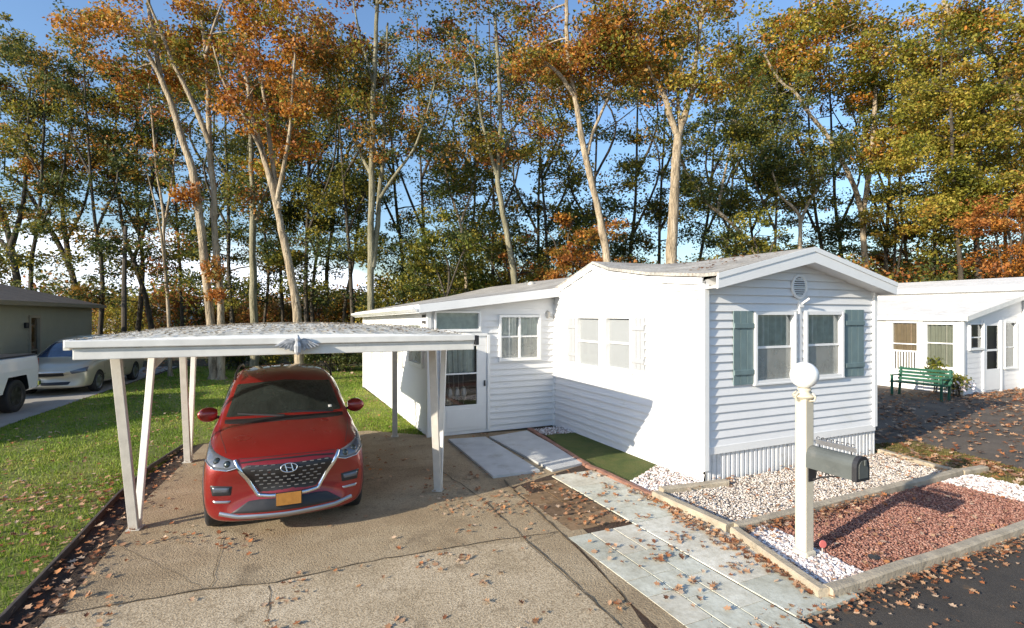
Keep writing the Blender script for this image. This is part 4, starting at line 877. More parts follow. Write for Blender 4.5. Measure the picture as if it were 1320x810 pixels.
# ================================================================= vehicles (local: +x runs from nose to tail)
def hoodp(w, zb, zs, cr=.055): return [(0, zb), (.62*w, zb), (w-.06, zb+.02), (w-.005, zb+.18), (w, (zb+zs)/2+.06), (w-.015, zs-.075), (w-.075, zs-.005), (.74*w, zs+cr*.80), (.5*w, zs+cr*.84), (.26*w, zs+cr*.97), (0, zs+cr)]
def cabp(w, zb, zs, wr, zr): return [(0, zb), (.62*w, zb), (w-.06, zb+.02), (w-.005, zb+.18), (w, (zb+zs)/2+.06), (w-.02, zs-.05), (w-.07, zs), ((w-.08+wr)/2+.02, (zs+zr)/2+.02), (wr, zr-.05), (wr*.68, zr), (0, zr+.018)]
class Shell:
    def __init__(s, st, wheels=(), wr=.39, wy=.70, plan=()):
        rows = []
        for i, (x, pr) in enumerate(st):
            k = plan[i] if i < len(plan) else 0; w = max(p[0] for p in pr)
            half = [Vector((x+k*(p[0]/w)**2, p[0], p[1])) for p in pr]
            ring = half+[Vector((p.x, -p.y, p.z)) for p in half[-2:0:-1]]
            rows.append(ring)
        for idx in (0, -1):
            r_ = rows[idx]; c = sum(r_, Vector())/len(r_); new = [c+(p-c)*.55 for p in r_]
            rows.insert(0, new) if idx == 0 else rows.append(new)
        m = MB(); m.grid(rows, close=True); m.face(rows[0][::-1]); m.face(rows[-1])
        me = bpy.data.meshes.new('tmp'); me.from_pydata(m.v, [], m.f)
        bm = bmesh.new(); bm.from_mesh(me); bmesh.ops.recalc_face_normals(bm, faces=bm.faces); bm.to_mesh(me); bm.free()
        o = bpy.data.objects.new('tmp', me); COL.objects.link(o); md_ = o.modifiers.new('s', 'SUBSURF'); md_.levels = 3; md_.render_levels = 3
        dg = bpy.context.evaluated_depsgraph_get(); dg.update(); ev = bpy.data.meshes.new_from_object(o.evaluated_get(dg))
        s.bvh = BVHTree.FromPolygons([v.co.copy() for v in ev.vertices], [tuple(p.vertices) for p in ev.polygons])
        s.body = ev; tmp = [o]
        if wheels:
            c = MB()
            for (x, z) in wheels:
                for sd in (-1, 1): c.lathe((x, sd*wy, z), [(wr, 0), (wr, .6)], 40, axis=(0, sd, 0))
            cme = bpy.data.meshes.new('cut'); cme.from_pydata(c.v, [], c.f); bm = bmesh.new(); bm.from_mesh(cme); bmesh.ops.recalc_face_normals(bm, faces=bm.faces); bm.to_mesh(cme); bm.free()
            co_ = bpy.data.objects.new('cut', cme); COL.objects.link(co_); tmp.append(co_)
            b2 = o.modifiers.new('b', 'BOOLEAN'); b2.operation = 'DIFFERENCE'; b2.object = co_; b2.solver = 'EXACT'
            dg = bpy.context.evaluated_depsgraph_get(); dg.update(); s.body = bpy.data.meshes.new_from_object(o.evaluated_get(dg))
            for p in s.body.polygons:
                for (x, z) in wheels:
                    if math.hypot(p.center.x-x, p.center.z-z) < wr+.004 and abs(p.center.y) > wy-.01 and (abs(p.normal.y) > .95 and abs(abs(p.center.y)-wy) < .01 or math.hypot(p.center.x-x, p.center.z-z) > wr-.02 and abs(p.normal.y) < .5): p.material_index = 1
        for t in tmp:
            bpy.data.objects.remove(t)
    def hit(s, a, b_, axis):
        if axis == 'front': o, d = Vector((-4, a, b_)), Vector((1, 0, 0))
        elif axis == 'rear': o, d = Vector((12, a, b_)), Vector((-1, 0, 0))
        elif axis == 'top': o, d = Vector((a, b_, 4)), Vector((0, 0, -1))
        else: o, d = Vector((a, 4*axis, b_)), Vector((0, -axis, 0))
        h = s.bvh.ray_cast(o, d)
        if h[0] is None: h = s.bvh.find_nearest(o+d*4)
        return h[0], (h[1] if h[1].dot(d) < 0 else -h[1])
    def patch(s, name, up, lo, axis, m, parent, off=.006, nu=24, nv=8, smooth=True):
        def ev(pl, t):
            k = t*(len(pl)-1); i = min(int(k), len(pl)-2); f = k-i; return (pl[i][0]*(1-f)+pl[i+1][0]*f, pl[i][1]*(1-f)+pl[i+1][1]*f)
        rows = []
        for j in range(nv+1):
            r_ = []
            for i in range(nu+1):
                a, b_ = ev(up, i/nu), ev(lo, i/nu); t = j/nv; h, n_ = s.hit(a[0]*(1-t)+b_[0]*t, a[1]*(1-t)+b_[1]*t, axis)
                edge = i in (0, nu) or j in (0, nv)
                r_.append(h+n_*(-.004 if edge else off))
            rows.append(r_)
        mb_ = MB(); mb_.grid(rows); return mb_.build(name, m, parent, smooth=smooth, fixn=False)
    def strip(s, name, pl, w_, axis, m, parent, off=.008, n_=10):
        out = []
        for i, (a, b_) in enumerate(zip(pl, pl[1:])):
            for k in range(n_+(i == len(pl)-2)): out.append((a[0]+(b_[0]-a[0])*k/n_, a[1]+(b_[1]-a[1])*k/n_))
        rows = [[], [], [], []]
        for i, p in enumerate(out):
            q0, q1 = out[max(i-1, 0)], out[min(i+1, len(out)-1)]; d = Vector((q1[0]-q0[0], q1[1]-q0[1])).normalized(); n2 = Vector((-d.y, d.x))
            for j, (t, o_) in enumerate(((-.5, -.004), (-.3, off), (.3, off), (.5, -.004))):
                h, nn = s.hit(p[0]+n2.x*w_*t, p[1]+n2.y*w_*t, axis); rows[j].append(h+nn*o_)
        mb_ = MB(); mb_.grid(rows); return mb_.build(name, m, parent, smooth=True, fixn=False)
def wheel(parent, c, sd, R=.345, W_=.22, rim=SILVER, rr=.225):
    c = Vector(c); ax = Vector((0, sd, 0)); m = MB()
    m.lathe(c-ax*W_/2, [(R*.70, .01), (R*.92, 0), (R*.985, .02), (R, .05), (R, W_-.05), (R*.985, W_-.02), (R*.92, W_), (rr+.02, W_-.005), (rr, W_-.03)], 40, axis=ax)
    w_ = m.build('wheel', RUBBER, parent, smooth=True); m = MB()
    m.lathe(c-ax*.0, [(rr+.004, -.02), (rr+.004, W_/2-.012), (rr-.018, W_/2-.008), (rr-.03, W_/2-.05), (.06, W_/2-.075), (.02, W_/2-.07)], 32, axis=ax)
    r_ = m.build('rim', BLACKP, w_, smooth=True); m = MB()
    for k in range(5):
        a = 2*math.pi*k/5+.3
        for da in (-.14, .14): m.beam(c+ax*(W_/2-.035)+Vector((math.cos(a), 0, math.sin(a)))*.03, c+ax*(W_/2-.022)+Vector((math.cos(a+da), 0, math.sin(a+da)))*(rr-.006), .035, .025, up=ax, bev=.005)
    m.lathe(c+ax*(W_/2-.05), [(.055, 0), (.05, .025), (.02, .03)], 16, axis=ax); m.lathe(c, [(rr-.02, W_/2-.02), (rr+.006, W_/2-.004), (rr+.010, W_/2-.02)], 32, axis=ax)
    m.build('spokes', rim, w_); return w_
def mirror(parent, x, y, z, sd, m_, s_=1):
    m = MB(); rows = []
    for i in range(9):
        t = i/8; yy = y+sd*(.0+.23*t)*s_; r_ = .095*math.sin(math.pi*min(1, max(.12, t*.86+.10)))**.5*s_
        rows.append([Vector((x-.02*t+math.cos(a)*r_*.8, yy, z+math.sin(a)*r_)) for a in [2*math.pi*k/14 for k in range(14)]])
    m.grid(rows, close=True); m.face(rows[0]); m.face(rows[-1]); o = m.build('mirror', m_, parent, smooth=True)
    m = MB(); m.beam((x+.02, y-sd*.06, z-.05), (x, y+sd*.06, z-.035), .05, .03, bev=.006); m.build('mirror_arm', BLACKP, o)
def put(root, front_axle, x_axle, heading):
    """heading = unit vector from nose to tail"""
    h = Vector(heading).normalized(); root.rotation_euler = (0, 0, math.atan2(h.y, h.x)); root.location = Vector(front_axle)-h*x_axle
# ---------------------------------------------------------------- the red car
car = empty('parked_car', label='red compact SUV parked nose out under the white carport', cat='car')
ZD = .03
st = [(.00, hoodp(.74, .31, .73, .03)), (.05, hoodp(.84, .23, .82, .035)), (.16, hoodp(.895, .20, .885, .045)), (.42, hoodp(.915, .20, .955, .06)), (.80, hoodp(.925, .20, 1.00, .075)), (1.16, hoodp(.925, .20, 1.03, .085)),
      (1.30, cabp(.925, .20, 1.045, .74, 1.15)), (1.62, cabp(.925, .20, 1.06, .71, 1.37)), (2.0, cabp(.925, .20, 1.07, .68, 1.565)), (2.4, cabp(.93, .20, 1.08, .68, 1.62)), (3.1, cabp(.93, .20, 1.10, .68, 1.625)), (3.8, cabp(.92, .20, 1.12, .65, 1.57)),
      (4.14, cabp(.905, .24, 1.13, .56, 1.47)), (4.36, cabp(.88, .28, 1.10, .62, 1.18)), (4.45, hoodp(.86, .32, .98, .03)), (4.48, hoodp(.78, .38, .84, .02))]
S = Shell(st, wheels=((.88, .345), (3.55, .345)), wr=.395, wy=.66, plan=[.20, .19, .16, .08, .02])
me = S.body; me.name = 'body'; body = link('body', me, [RED, BLACKP], car, True)
for p in S.body.polygons: p.use_smooth = True
S.patch('windshield', [(-.65, 1.49), (0, 1.53), (.65, 1.49)], [(-.765, 1.135), (0, 1.15), (.765, 1.135)], 'front', CARGLASS, car, nu=30, nv=14)
tag(S.strip('cowl', [(-.74, 1.105), (0, 1.12), (.74, 1.105)], .035, 'front', BLACKP, car, .010), None)
for a, b_ in (((-.62, 1.135), (-.06, 1.17)), ((.02, 1.135), (.60, 1.17))): S.strip('wiper', [a, b_], .012, 'front', BLACKP, car, .018)
for sd in (-1, 1):
    S.patch('side_window', [(1.78, 1.36), (2.1, 1.50), (2.62, 1.53)], [(1.62, 1.13), (2.1, 1.14), (2.62, 1.145)], sd, CARGLASS, car, nu=14)
    S.patch('side_window', [(2.69, 1.53), (3.1, 1.53), (3.45, 1.50)], [(2.69, 1.145), (3.1, 1.155), (3.45, 1.16)], sd, CARGLASS, car, nu=14)
    S.patch('side_window', [(3.54, 1.49), (3.75, 1.46), (3.95, 1.39)], [(3.54, 1.17), (3.75, 1.20), (4.0, 1.27)], sd, CARGLASS, car, nu=10)
    for pl in ([(1.50, 1.06), (1.48, .60), (1.55, .30)], [(2.65, 1.12), (2.66, .60), (2.62, .28)], [(3.52, 1.13), (3.42, .82), (3.10, .50), (3.05, .28)]): S.strip('door_seam', pl, .009, sd, BLACKP, car, .001)
    for x in (2.42, 3.28): S.strip('door_handle', [(x-.09, .93), (x+.09, .94)], .03, sd, RED, car, .022, 6)
    S.strip('sill_cladding', [(1.32, .27), (3.12, .27)], .13, sd, BLACKP, car, .010)
    for (x, z) in ((.88, .345), (3.55, .345)): S.strip('arch_cladding', [(x+.425*math.cos(a), z+.425*math.sin(a)) for a in [(-.25+3.64*k/12) for k in range(13)]], .07, sd, BLACKP, car, .012, 3)
    m = MB(); m.tube([(2.0, sd*.66, 1.54), (2.1, sd*.66, 1.60), (3.0, sd*.66, 1.63), (3.7, sd*.64, 1.60), (3.85, sd*.63, 1.55)], .016, 8); m.build('roof_rail', BLACKP, car, smooth=True)
    mirror(car, 1.62, sd*.86, 1.15, sd, RED if sd > 0 else RED)
    hl = S.patch('headlight', [(sd*.54, .868), (sd*.64, .895), (sd*.77, .935), (sd*.885, .985)], [(sd*.54, .800), (sd*.64, .775), (sd*.77, .785), (sd*.875, .855)], 'front', LENS, car, off=.012, nu=20)
    S.strip('headlight_trim', [(sd*.54, .802), (sd*.64, .777), (sd*.77, .787), (sd*.87, .855)], .012, 'front', CHROME, hl, .018)
    for yy, zz in ((.64, .838), (.75, .865)):
        h, n_ = S.hit(sd*yy, zz, 'front'); m = MB(); m.lathe(h+n_*.004, [(.036, 0), (.036, .012), (.02, .02), (.004, .022)], 18, axis=n_); m.build('projector', CARGLASS, hl, smooth=True)
    S.patch('fog_recess', [(sd*.585, .605), (sd*.83, .63)], [(sd*.60, .50), (sd*.80, .505)], 'front', BLACKP, car, off=.006, nu=12)
    S.patch('fog_light', [(sd*.61, .595), (sd*.81, .612)], [(sd*.62, .535), (sd*.79, .54)], 'front', LENS, car, off=.014, nu=10, nv=4)
    S.patch('lower_vent', [(sd*.60, .455), (sd*.80, .465)], [(sd*.62, .425), (sd*.78, .43)], 'front', SILVER, car, off=.010, nu=10, nv=4)
    S.strip('hood_seam', [(.30, sd*.66), (.70, sd*.74), (1.18, sd*.80)], .009, 'top', BLACKP, car, .001)
    S.patch('tail_light', [(sd*.50, 1.04), (sd*.86, 1.06)], [(sd*.52, .93), (sd*.86, .88)], 'rear', RED, car, off=.012)
S.strip('hood_seam', [(-.52, .885), (0, .895), (.52, .885)], .008, 'front', BLACKP, car, .001)
gr = S.patch('grille', [(-.51, .785), (-.44, .84), (-.2, .852), (.2, .852), (.44, .84), (.51, .785)], [(-.51, .78), (-.41, .64), (-.31, .50), (.31, .50), (.41, .64), (.51, .78)], 'front', BLACKP, car, off=.004, nu=40)
S.strip('grille_frame', [(-.56, .87), (-.525, .80), (-.325, .488), (-.2, .475), (.2, .475), (.325, .488), (.525, .80), (.56, .87)], .046, 'front', CHROME, gr, .020)
S.strip('grille_frame', [(-.50, .848), (-.25, .865), (.25, .865), (.50, .848)], .014, 'front', BLACKP, gr, .010)
m = MB()
for rr_ in range(7):
    zz = .555+rr_*.043; hw = .305+(zz-.52)*.66
    n_ = 13
    for i in range(n_):
        yy = (i-(n_-1)/2)*.083+(.0415 if rr_ % 2 else 0)
        if abs(yy) > hw-.05 or (abs(yy) < .11 and zz > .70): continue
        h, nn = S.hit(yy, zz, 'front'); m.box(h+nn*.008, .042, .006, .009, Vector((0, 1, 0)), nn, None)
m.build('grille_mesh', SILVER, gr)
h, nn = S.hit(0, .775, 'front'); em = MB(); A_ = Vector((0, 1, 0)); U_ = nn.cross(A_).normalized(); U_ = -U_ if U_.z < 0 else U_; h = h+nn*.022
em.tube([h+A_*.088*math.cos(a)+U_*.046*math.sin(a) for a in [2*math.pi*k/28 for k in range(29)]], .0065, 8)
for s_ in (-1, 1): em.tube([h+A_*(s_*.034-.012)*1-U_*.038, h+A_*(s_*.034)+U_*0, h+A_*(s_*.034+.012)+U_*.038], .0075, 8)
em.tube([h-A_*.034-U_*.008, h+A_*.034+U_*.008], .006, 8); em.build('emblem', CHROME, gr, smooth=True)
S.patch('lower_intake', [(-.42, .44), (-.3, .455), (.3, .455), (.42, .44)], [(-.64, .315), (-.3, .31), (.3, .31), (.64, .315)], 'front', BLACKP, car, off=.005, nu=30)
S.strip('skid_plate', [(-.72, .325), (-.52, .285), (0, .275), (.52, .285), (.72, .325)], .05, 'front', SILVER, car, .014)
h, nn = S.hit(0, .44, 'front'); m = MB(); m.box(h+Vector((-.035, 0, 0)), .025, .285, .145, bev=.006); pb = m.build('plate_holder', BLACKP, car); m = MB(); m.box(h+Vector((-.050, 0, .003)), .006, .265, .130, bev=.002); m.build('licence_plate', PLATE, pb)
S.patch('rear_window', [(-.5, 1.45), (.5, 1.45)], [(-.62, 1.18), (.62, 1.18)], 'rear', CARGLASS, car)
S.patch('inspection_sticker', [(-.62, 1.215), (-.54, 1.215)], [(-.63, 1.165), (-.55, 1.165)], 'front', TRIM, car, off=.009, nu=4, nv=3)
for x in (.88, 3.55):
    for sd in (-1, 1): wheel(car, (x, sd*.80, .345), sd)
m = MB(); m.box((2.2, 0, .24), 3.4, 1.3, .12); m.build('underbody', BLACKP, car)
put(car, Vector((-2.79, 6.52, ZD)), .86, D1); car.scale = (.97, .945, 1.02)
# ---------------------------------------------------------------- gold minivan
van = empty('parked_minivan', label='pale gold minivan with blue reflecting windshield parked beside the grey green house', cat='minivan')
st = [(.00, hoodp(.74, .30, .66, .03)), (.06, hoodp(.88, .22, .76, .04)), (.25, hoodp(.94, .20, .88, .06)), (.6, hoodp(.97, .20, .96, .08)), (.95, cabp(.975, .20, 1.0, .74, 1.10)), (1.45, cabp(.98, .20, 1.02, .70, 1.40)), (1.95, cabp(.98, .20, 1.03, .67, 1.65)),
      (2.5, cabp(.98, .20, 1.04, .67, 1.73)), (3.6, cabp(.98, .20, 1.05, .67, 1.74)), (4.5, cabp(.97, .22, 1.06, .66, 1.70)), (4.85, cabp(.95, .26, 1.06, .64, 1.58)), (5.0, cabp(.93, .30, 1.02, .68, 1.2)), (5.08, hoodp(.88, .36, .86, .02))]
S = Shell(st, wheels=((.98, .33), (4.05, .33)), wr=.37, wy=.72, plan=[.22, .2, .14, .06])
link('body', S.body, [GOLD, BLACKP], van, True); [setattr(p, 'use_smooth', True) for p in S.body.polygons]
S.patch('windshield', [(-.62, 1.58), (0, 1.61), (.62, 1.58)], [(-.78, 1.10), (0, 1.12), (.78, 1.10)], 'front', BLUEG, van)
for sd in (-1, 1):
    for a, b_ in ((1.65, 2.45), (2.55, 3.55), (3.65, 4.6)): S.patch('side_window', [(a+(.22 if a < 2 else 0), 1.56), (b_, 1.60)], [(a-(.15 if a < 2 else 0), 1.10), (b_, 1.12)], sd, CARGLASS, van, nu=12)
    S.patch('headlight', [(sd*.52, .74), (sd*.90, .86)], [(sd*.56, .64), (sd*.90, .70)], 'front', LENS, van, off=.012); mirror(van, 1.5, sd*.92, 1.12, sd, GOLD)
    for pl in ([(1.35, 1.05), (1.35, .3)], [(2.5, 1.10), (2.5, .3)], [(3.6, 1.10), (3.6, .45)]): S.strip('door_seam', pl, .01, sd, BLACKP, van, .001)
    for x in (2.3, 2.75): S.strip('door_handle', [(x-.1, .95), (x+.1, .95)], .035, sd, GOLD, van, .022, 5)
    for x in (.98, 4.05): wheel(van, (x, sd*.86, .33), sd, R=.33, rr=.215)
S.patch('grille', [(-.40, .70), (.40, .70)], [(-.38, .58), (.38, .58)], 'front', BLACKP, van); S.strip('grille_frame', [(-.42, .71), (.42, .71)], .03, 'front', CHROME, van, .015); S.patch('lower_intake', [(-.55, .42), (.55, .42)], [(-.5, .32), (.5, .32)], 'front', BLACKP, van)
put(van, Vector((-14.25, 16.7, .016)), .98, Vector((-.30, .954, 0)))
# ---------------------------------------------------------------- white pickup truck
tk = empty('parked_pickup', label='white pickup truck with a dark bed cover, cut off by the left edge', cat='pickup truck')
st = [(.0, hoodp(.82, .45, .95, .04)), (.06, hoodp(.93, .38, 1.05, .05)), (.3, hoodp(.98, .35, 1.14, .06)), (1.2, hoodp(1.0, .35, 1.19, .08)), (1.45, cabp(1.0, .35, 1.21, .80, 1.3)), (2.05, cabp(1.0, .35, 1.23, .72, 1.84)), (2.5, cabp(1.0, .35, 1.24, .72, 1.93)), (3.6, cabp(1.0, .35, 1.24, .72, 1.92)), (3.78, cabp(1.0, .35, 1.24, .74, 1.80)), (3.84, cabp(.99, .36, 1.22, .80, 1.3)), (3.87, hoodp(.96, .45, 1.15, .0))]
S = Shell(st, wheels=((1.0, .42),), wr=.50, wy=.72, plan=[.16, .14, .08])
link('body', S.body, [TRUCKW, BLACKP], tk, True); [setattr(p, 'use_smooth', True) for p in S.body.polygons]
S.patch('windshield', [(-.64, 1.80), (.64, 1.80)], [(-.78, 1.34), (.78, 1.34)], 'front', CARGLASS, tk)
for sd in (-1, 1):
    for a, b_ in ((2.15, 2.75), (2.85, 3.6)): S.patch('side_window', [(a+.05, 1.78), (b_, 1.80)], [(a-(.25 if a < 2.5 else 0), 1.32), (b_, 1.34)], sd, CARGLASS, tk, nu=10)
    S.patch('headlight', [(sd*.62, 1.0), (sd*.92, 1.0)], [(sd*.62, .82), (sd*.92, .82)], 'front', LENS, tk, off=.012); mirror(tk, 1.95, sd*.95, 1.35, sd, BLACKP, 1.3)
S.patch('grille', [(-.58, 1.0), (.58, 1.0)], [(-.58, .72), (.58, .72)], 'front', BLACKP, tk)
bedp = lambda x, w_, zt=1.36: [Vector((x, y, z)) for y, z in [(w_-.12, .46), (w_-.02, .52), (w_, .80), (w_+.012, 1.05), (w_-.01, 1.27), (w_-.03, zt), (w_-.10, zt+.01)]]
m = MB(); rows = []
for x, w_ in ((3.90, .985), (3.93, 1.0), (4.4, 1.0), (5.2, 1.0), (5.62, .995), (5.72, .975), (5.78, .93), (5.80, .86)):
    h = bedp(x, w_); rows.append(h+[Vector((p.x, -p.y, p.z)) for p in h[::-1]])
m.grid(rows, close=True); m.face(rows[0][::-1]); m.face(rows[-1])
bme = bpy.data.meshes.new('bed'); bme.from_pydata(m.v, [], m.f); bm = bmesh.new(); bm.from_mesh(bme); bmesh.ops.recalc_face_normals(bm, faces=bm.faces); bm.to_mesh(bme); bm.free()
bo_ = bpy.data.objects.new('tmpb', bme); COL.objects.link(bo_); c = MB()
for sd in (-1, 1):
    pts = [(4.72+a*.54, .42+b_*.54) for a, b_ in [(-1.02, -.6), (-1.02, .25), (-.72, .90), (.72, .90), (1.02, .25), (1.02, -.6)]]
    c.prism([Vector((x, sd*.70, z)) for x, z in pts], Vector((0, sd*.6, 0)))
cme = bpy.data.meshes.new('cut'); cme.from_pydata(c.v, [], c.f); bm = bmesh.new(); bm.from_mesh(cme); bmesh.ops.recalc_face_normals(bm, faces=bm.faces); bm.to_mesh(cme); bm.free()
co_ = bpy.data.objects.new('cut', cme); COL.objects.link(co_); b2 = bo_.modifiers.new('b', 'BOOLEAN'); b2.operation = 'DIFFERENCE'; b2.object = co_; b2.solver = 'EXACT'
dg = bpy.context.evaluated_depsgraph_get(); dg.update(); bed = bpy.data.meshes.new_from_object(bo_.evaluated_get(dg)); bpy.data.objects.remove(bo_); bpy.data.objects.remove(co_)
for p in bed.polygons:
    if abs(p.center.y) < .93 and p.center.z < .95 and 4.1 < p.center.x < 5.35 and abs(p.center.y) > .6: p.material_index = 1
link('bed', bed, [TRUCKW, BLACKP], tk)
m = MB(); m.box((4.85, 0, 1.395), 1.84, 1.82, .04, bev=.015); m.build('bed_cover', IRON, tk)
m = MB(); m.box((5.90, 0, .60), .18, 1.86, .20, bev=.04); m.build('rear_bumper', CHROME, tk)
for sd in (-1, 1):
    m = MB(); m.box((5.80, sd*.90, 1.10), .03, .10, .36, bev=.01); m.build('tail_light', mat('tail_red', (.30, .01, .01), .2), tk) if sd < 2 else None
    for x in (1.0, 4.72): wheel(tk, (x, sd*.86, .41), sd, R=.41, W_=.27, rr=.25, rim=IRON)
m = MB(); m.box((3, 0, .42), 5.2, 1.1, .14); m.build('underbody', BLACKP, tk)
put(tk, Vector((-12.68, 13.30, .016))+Vector((-.954, -.30, 0))*.86-Vector((-.30, .954, 0))*3.72, 1.0, Vector((-.30, .954, 0)))
# ================================================================= trees
def smooth_path(pts, n_=5):
    pts = [Vector(p) for p in pts]; P_ = [pts[0]*2-pts[1]]+pts+[pts[-1]*2-pts[-2]]; out = []
    for i in range(1, len(P_)-2):
        a, b_, c, d = P_[i-1:i+3]
        for k in range(n_):
            t = k/n_; out.append(.5*((2*b_)+(c-a)*t+(2*a-5*b_+4*c-d)*t*t+(3*b_-a-3*c+d)*t**3))
    out.append(pts[-1]); return out
LQ = [(-.5, -.32, 0), (.5, -.20, .10), (.42, .34, -.04), (-.38, .26, .14)]; LQF = [(0, 1, 2, 3)]
def foliage(name, centres, rad, per, size, mats, parent, flat=.7):
    C_ = np.array(centres); N = len(C_); idx = np.repeat(np.arange(N), per); n_ = len(idx)
    g = RNG.normal(0, 1, (n_, 3)); g /= np.maximum(1, np.linalg.norm(g, axis=1)/1.9)[:, None]; g[:, 2] *= flat
    rr = np.array(rad)[idx] if hasattr(rad, '__len__') else rad
    pos = C_[idx]+g*(rr[:, None] if hasattr(rr, '__len__') else rr)*.55
    cm = RNG.integers(0, len(mats), N)[idx]; flip = RNG.random(n_) < .18; cm = np.where(flip, RNG.integers(0, len(mats), n_), cm)
    keep = pos[:, 2] > .05; pos = pos[keep]; cm = cm[keep]
    return inst(name, LQ, LQF, pos, RNG.uniform(.6, 1.35, len(pos))*size, mats, midx=cm, parent=parent)
def tree(label, Y, limbs, crowns, mats, barkm=BARKP, name='broadleaf_tree', group='tall trees behind the homes', per=70, size=.15, nclump=80, crad=.75, seed=0, gz=0, twig=.022, sprouts=()):
    """limbs: [([(px,py)...], width_px_start, width_px_end, depth offset at its tip)], crowns: [(px,py,rx,ry,share)]"""
    r = random.Random(seed*31+5); paths = []; per = int(per*1.2); size *= .76; nclump = int(nclump*1.02); nclump = int(nclump*1.0)
    for li, (pp, w0, w1, dy) in enumerate(limbs):
        k = len(pp)-1; pts = [PD(x, y, Y+dy*(i/k)) for i, (x, y) in enumerate(pp)]
        if li == 0 or len(pp[0]) > 2: pass
        paths.append((pts, w0*Y/F/2*.88, w1*Y/F/2*.8))
    b0_ = paths[0][0][0]
    base = Vector((b0_.x, b0_.y, 0)); root = site(name, base, label, 'tree', group)
    mt = MB()
    for i, (pts, ra, rb) in enumerate(paths):
        if i == 0 or abs(pts[0].z-b0_.z) < .01 and i < 3:
            d = (pts[0]-pts[1]); d = d/max(.01, abs(d.z)); g = Vector((pts[0].x+d.x*min(2, pts[0].z)*.6, pts[0].y, -.05)); pts = [g, g.lerp(pts[0], .12)]+pts; rads = [ra*1.55, ra*1.15]
        else: rads = []
        sp_ = smooth_path(pts, 4); n_ = len(sp_); rr = []
        for j in range(n_):
            t = j/(n_-1); q = ra*(1-t)+rb*t
            if rads and j < 4: q = rads[0]*(1-j/4)+rads[1]*(j/4)
            rr.append(q*r.uniform(.93, 1.07))
        sp_ = [p+Vector((r.uniform(-1, 1), r.uniform(-1, 1), 0))*ra*.10 for p in sp_]
        mt.tube(sp_, rr, 9, cap=True); paths[i] = (sp_, rr)
    allp = [(p, q) for sp_, rr in paths for p, q in zip(sp_, rr) if p.z > 1.5]
    cents = []; rads = []; K = 6
    def link_branch(c, thick):
        best = min(allp, key=lambda q: (q[0]-c).length+max(0, q[0].z-c.z)*1.2); s_ = best[0]; L = (c-s_).length
        if L < .25: return s_
        mid = s_.lerp(c, .5)+Vector((r.uniform(-.1, .1)*L, r.uniform(-.1, .1)*L, -.08*L+.10*L*r.random())); rad = min(best[1]*.6, thick+.010*L)
        pp = [s_, s_.lerp(mid, .5)+Vector((0, 0, .02*L)), mid, mid.lerp(c, .5)+Vector((r.uniform(-.05, .05)*L, r.uniform(-.05, .05)*L, 0)), c]
        mt.tube(pp, [rad, rad*.85, rad*.68, rad*.5, rad*.3], 5, cap=False)
        allp.append((mid, rad*.68)); allp.append((pp[3], rad*.5)); return mid
    for (cx_, cy_, rx, ry, share) in crowns:
        for _ in range(max(2, int(nclump*share/K))):
            for _t in range(30):
                a, b_, c = r.uniform(-1, 1), r.uniform(-1, 1), r.uniform(-.6, 1)
                if a*a+b_*b_+c*c < 1 and (a*a+b_*b_+c*c > .12): break
            p = PD(cx_+a*rx, cy_+b_*ry, Y); p.y += c*rx*Y/F*.9
            if p.z < .8: continue
            m_ = link_branch(p, twig*1.3); dr_ = (p-m_); dr_ = dr_.normalized() if dr_.length > .1 else UP.copy(); L_ = crad*r.uniform(1.5, 2.6)
            for k in range(K):                       # a spray of leaf clumps along the outer half of the branch
                t = r.uniform(-.2, 1); q = p+dr_*L_*(t-.45)+Vector((r.gauss(0, .34), r.gauss(0, .34), r.gauss(0, .20)))*L_*.75
                cents.append(q); rads.append(crad*r.uniform(.45, 1.05)); s0 = p+dr_*L_*(t-.6)*.6
                mt.tube([s0, s0.lerp(q, .55)+Vector((0, 0, r.uniform(-.05, .1))), q], [.014, .010, .005], 4, cap=False)
    mt.build('trunk', barkm, root, smooth=True, fixn=False)
    foliage('crown', cents, rads, per, size, [LEAFM[k] for k in mats], root, flat=.55)
    return root
T = tree
# ---- the pale and dark trunks one can follow, left to right
T('dark crooked tree behind the roof of the grey green house, cut by the left edge', 30, [([(22, 372), (17, 330), (8, 290), (-12, 240)], 12, 6, 0), ([(18, 335), (2, 312), (-25, 300)], 8, 5, 1), ([(15, 318), (30, 260), (35, 180), (40, 90)], 8, 2, -1)],
  [(10, 190, 70, 90, .6), (30, 100, 60, 60, .4)], ['green', 'olive', 'orange'], BARKD, nclump=120, seed=1, per=80, size=.17)
T('dark forked tree leaning left beside the corner of the grey green house', 30, [([(101, 388), (90, 345), (70, 305), (58, 285), (30, 240), (5, 225)], 11, 4, 0), ([(89, 338), (84, 300), (80, 250), (90, 170), (95, 100)], 8, 2, 1), ([(86, 310), (110, 260), (120, 200)], 5, 2, -1)],
  [(80, 170, 80, 100, .7), (95, 95, 60, 50, .3)], ['green', 'olive', 'green', 'orange'], BARKD, nclump=150, seed=2, per=80, size=.17)
T('dark tree leaning left between the straight dead stem and the thin birch', 31, [([(192, 405), (182, 365), (168, 325), (160, 300), (150, 240)], 9, 4, 0), ([(172, 335), (190, 280), (200, 200), (205, 130)], 5, 2, -1)], [(165, 230, 65, 110, .7), (170, 140, 60, 50, .3)], ['green', 'olive', 'orange'], BARKD, nclump=130, seed=3, per=80, size=.17)
m = MB(); a = Vector(((160-CX)/F*27, 27, 0)); m.tube([a, PD(160, 360, 27), PD(162, 292, 27)], [.13, .11, .08], 8); tag(m.build('dead_stem', POLE), 'straight dark dead stem without branches behind the pale gold minivan', 'dead tree')
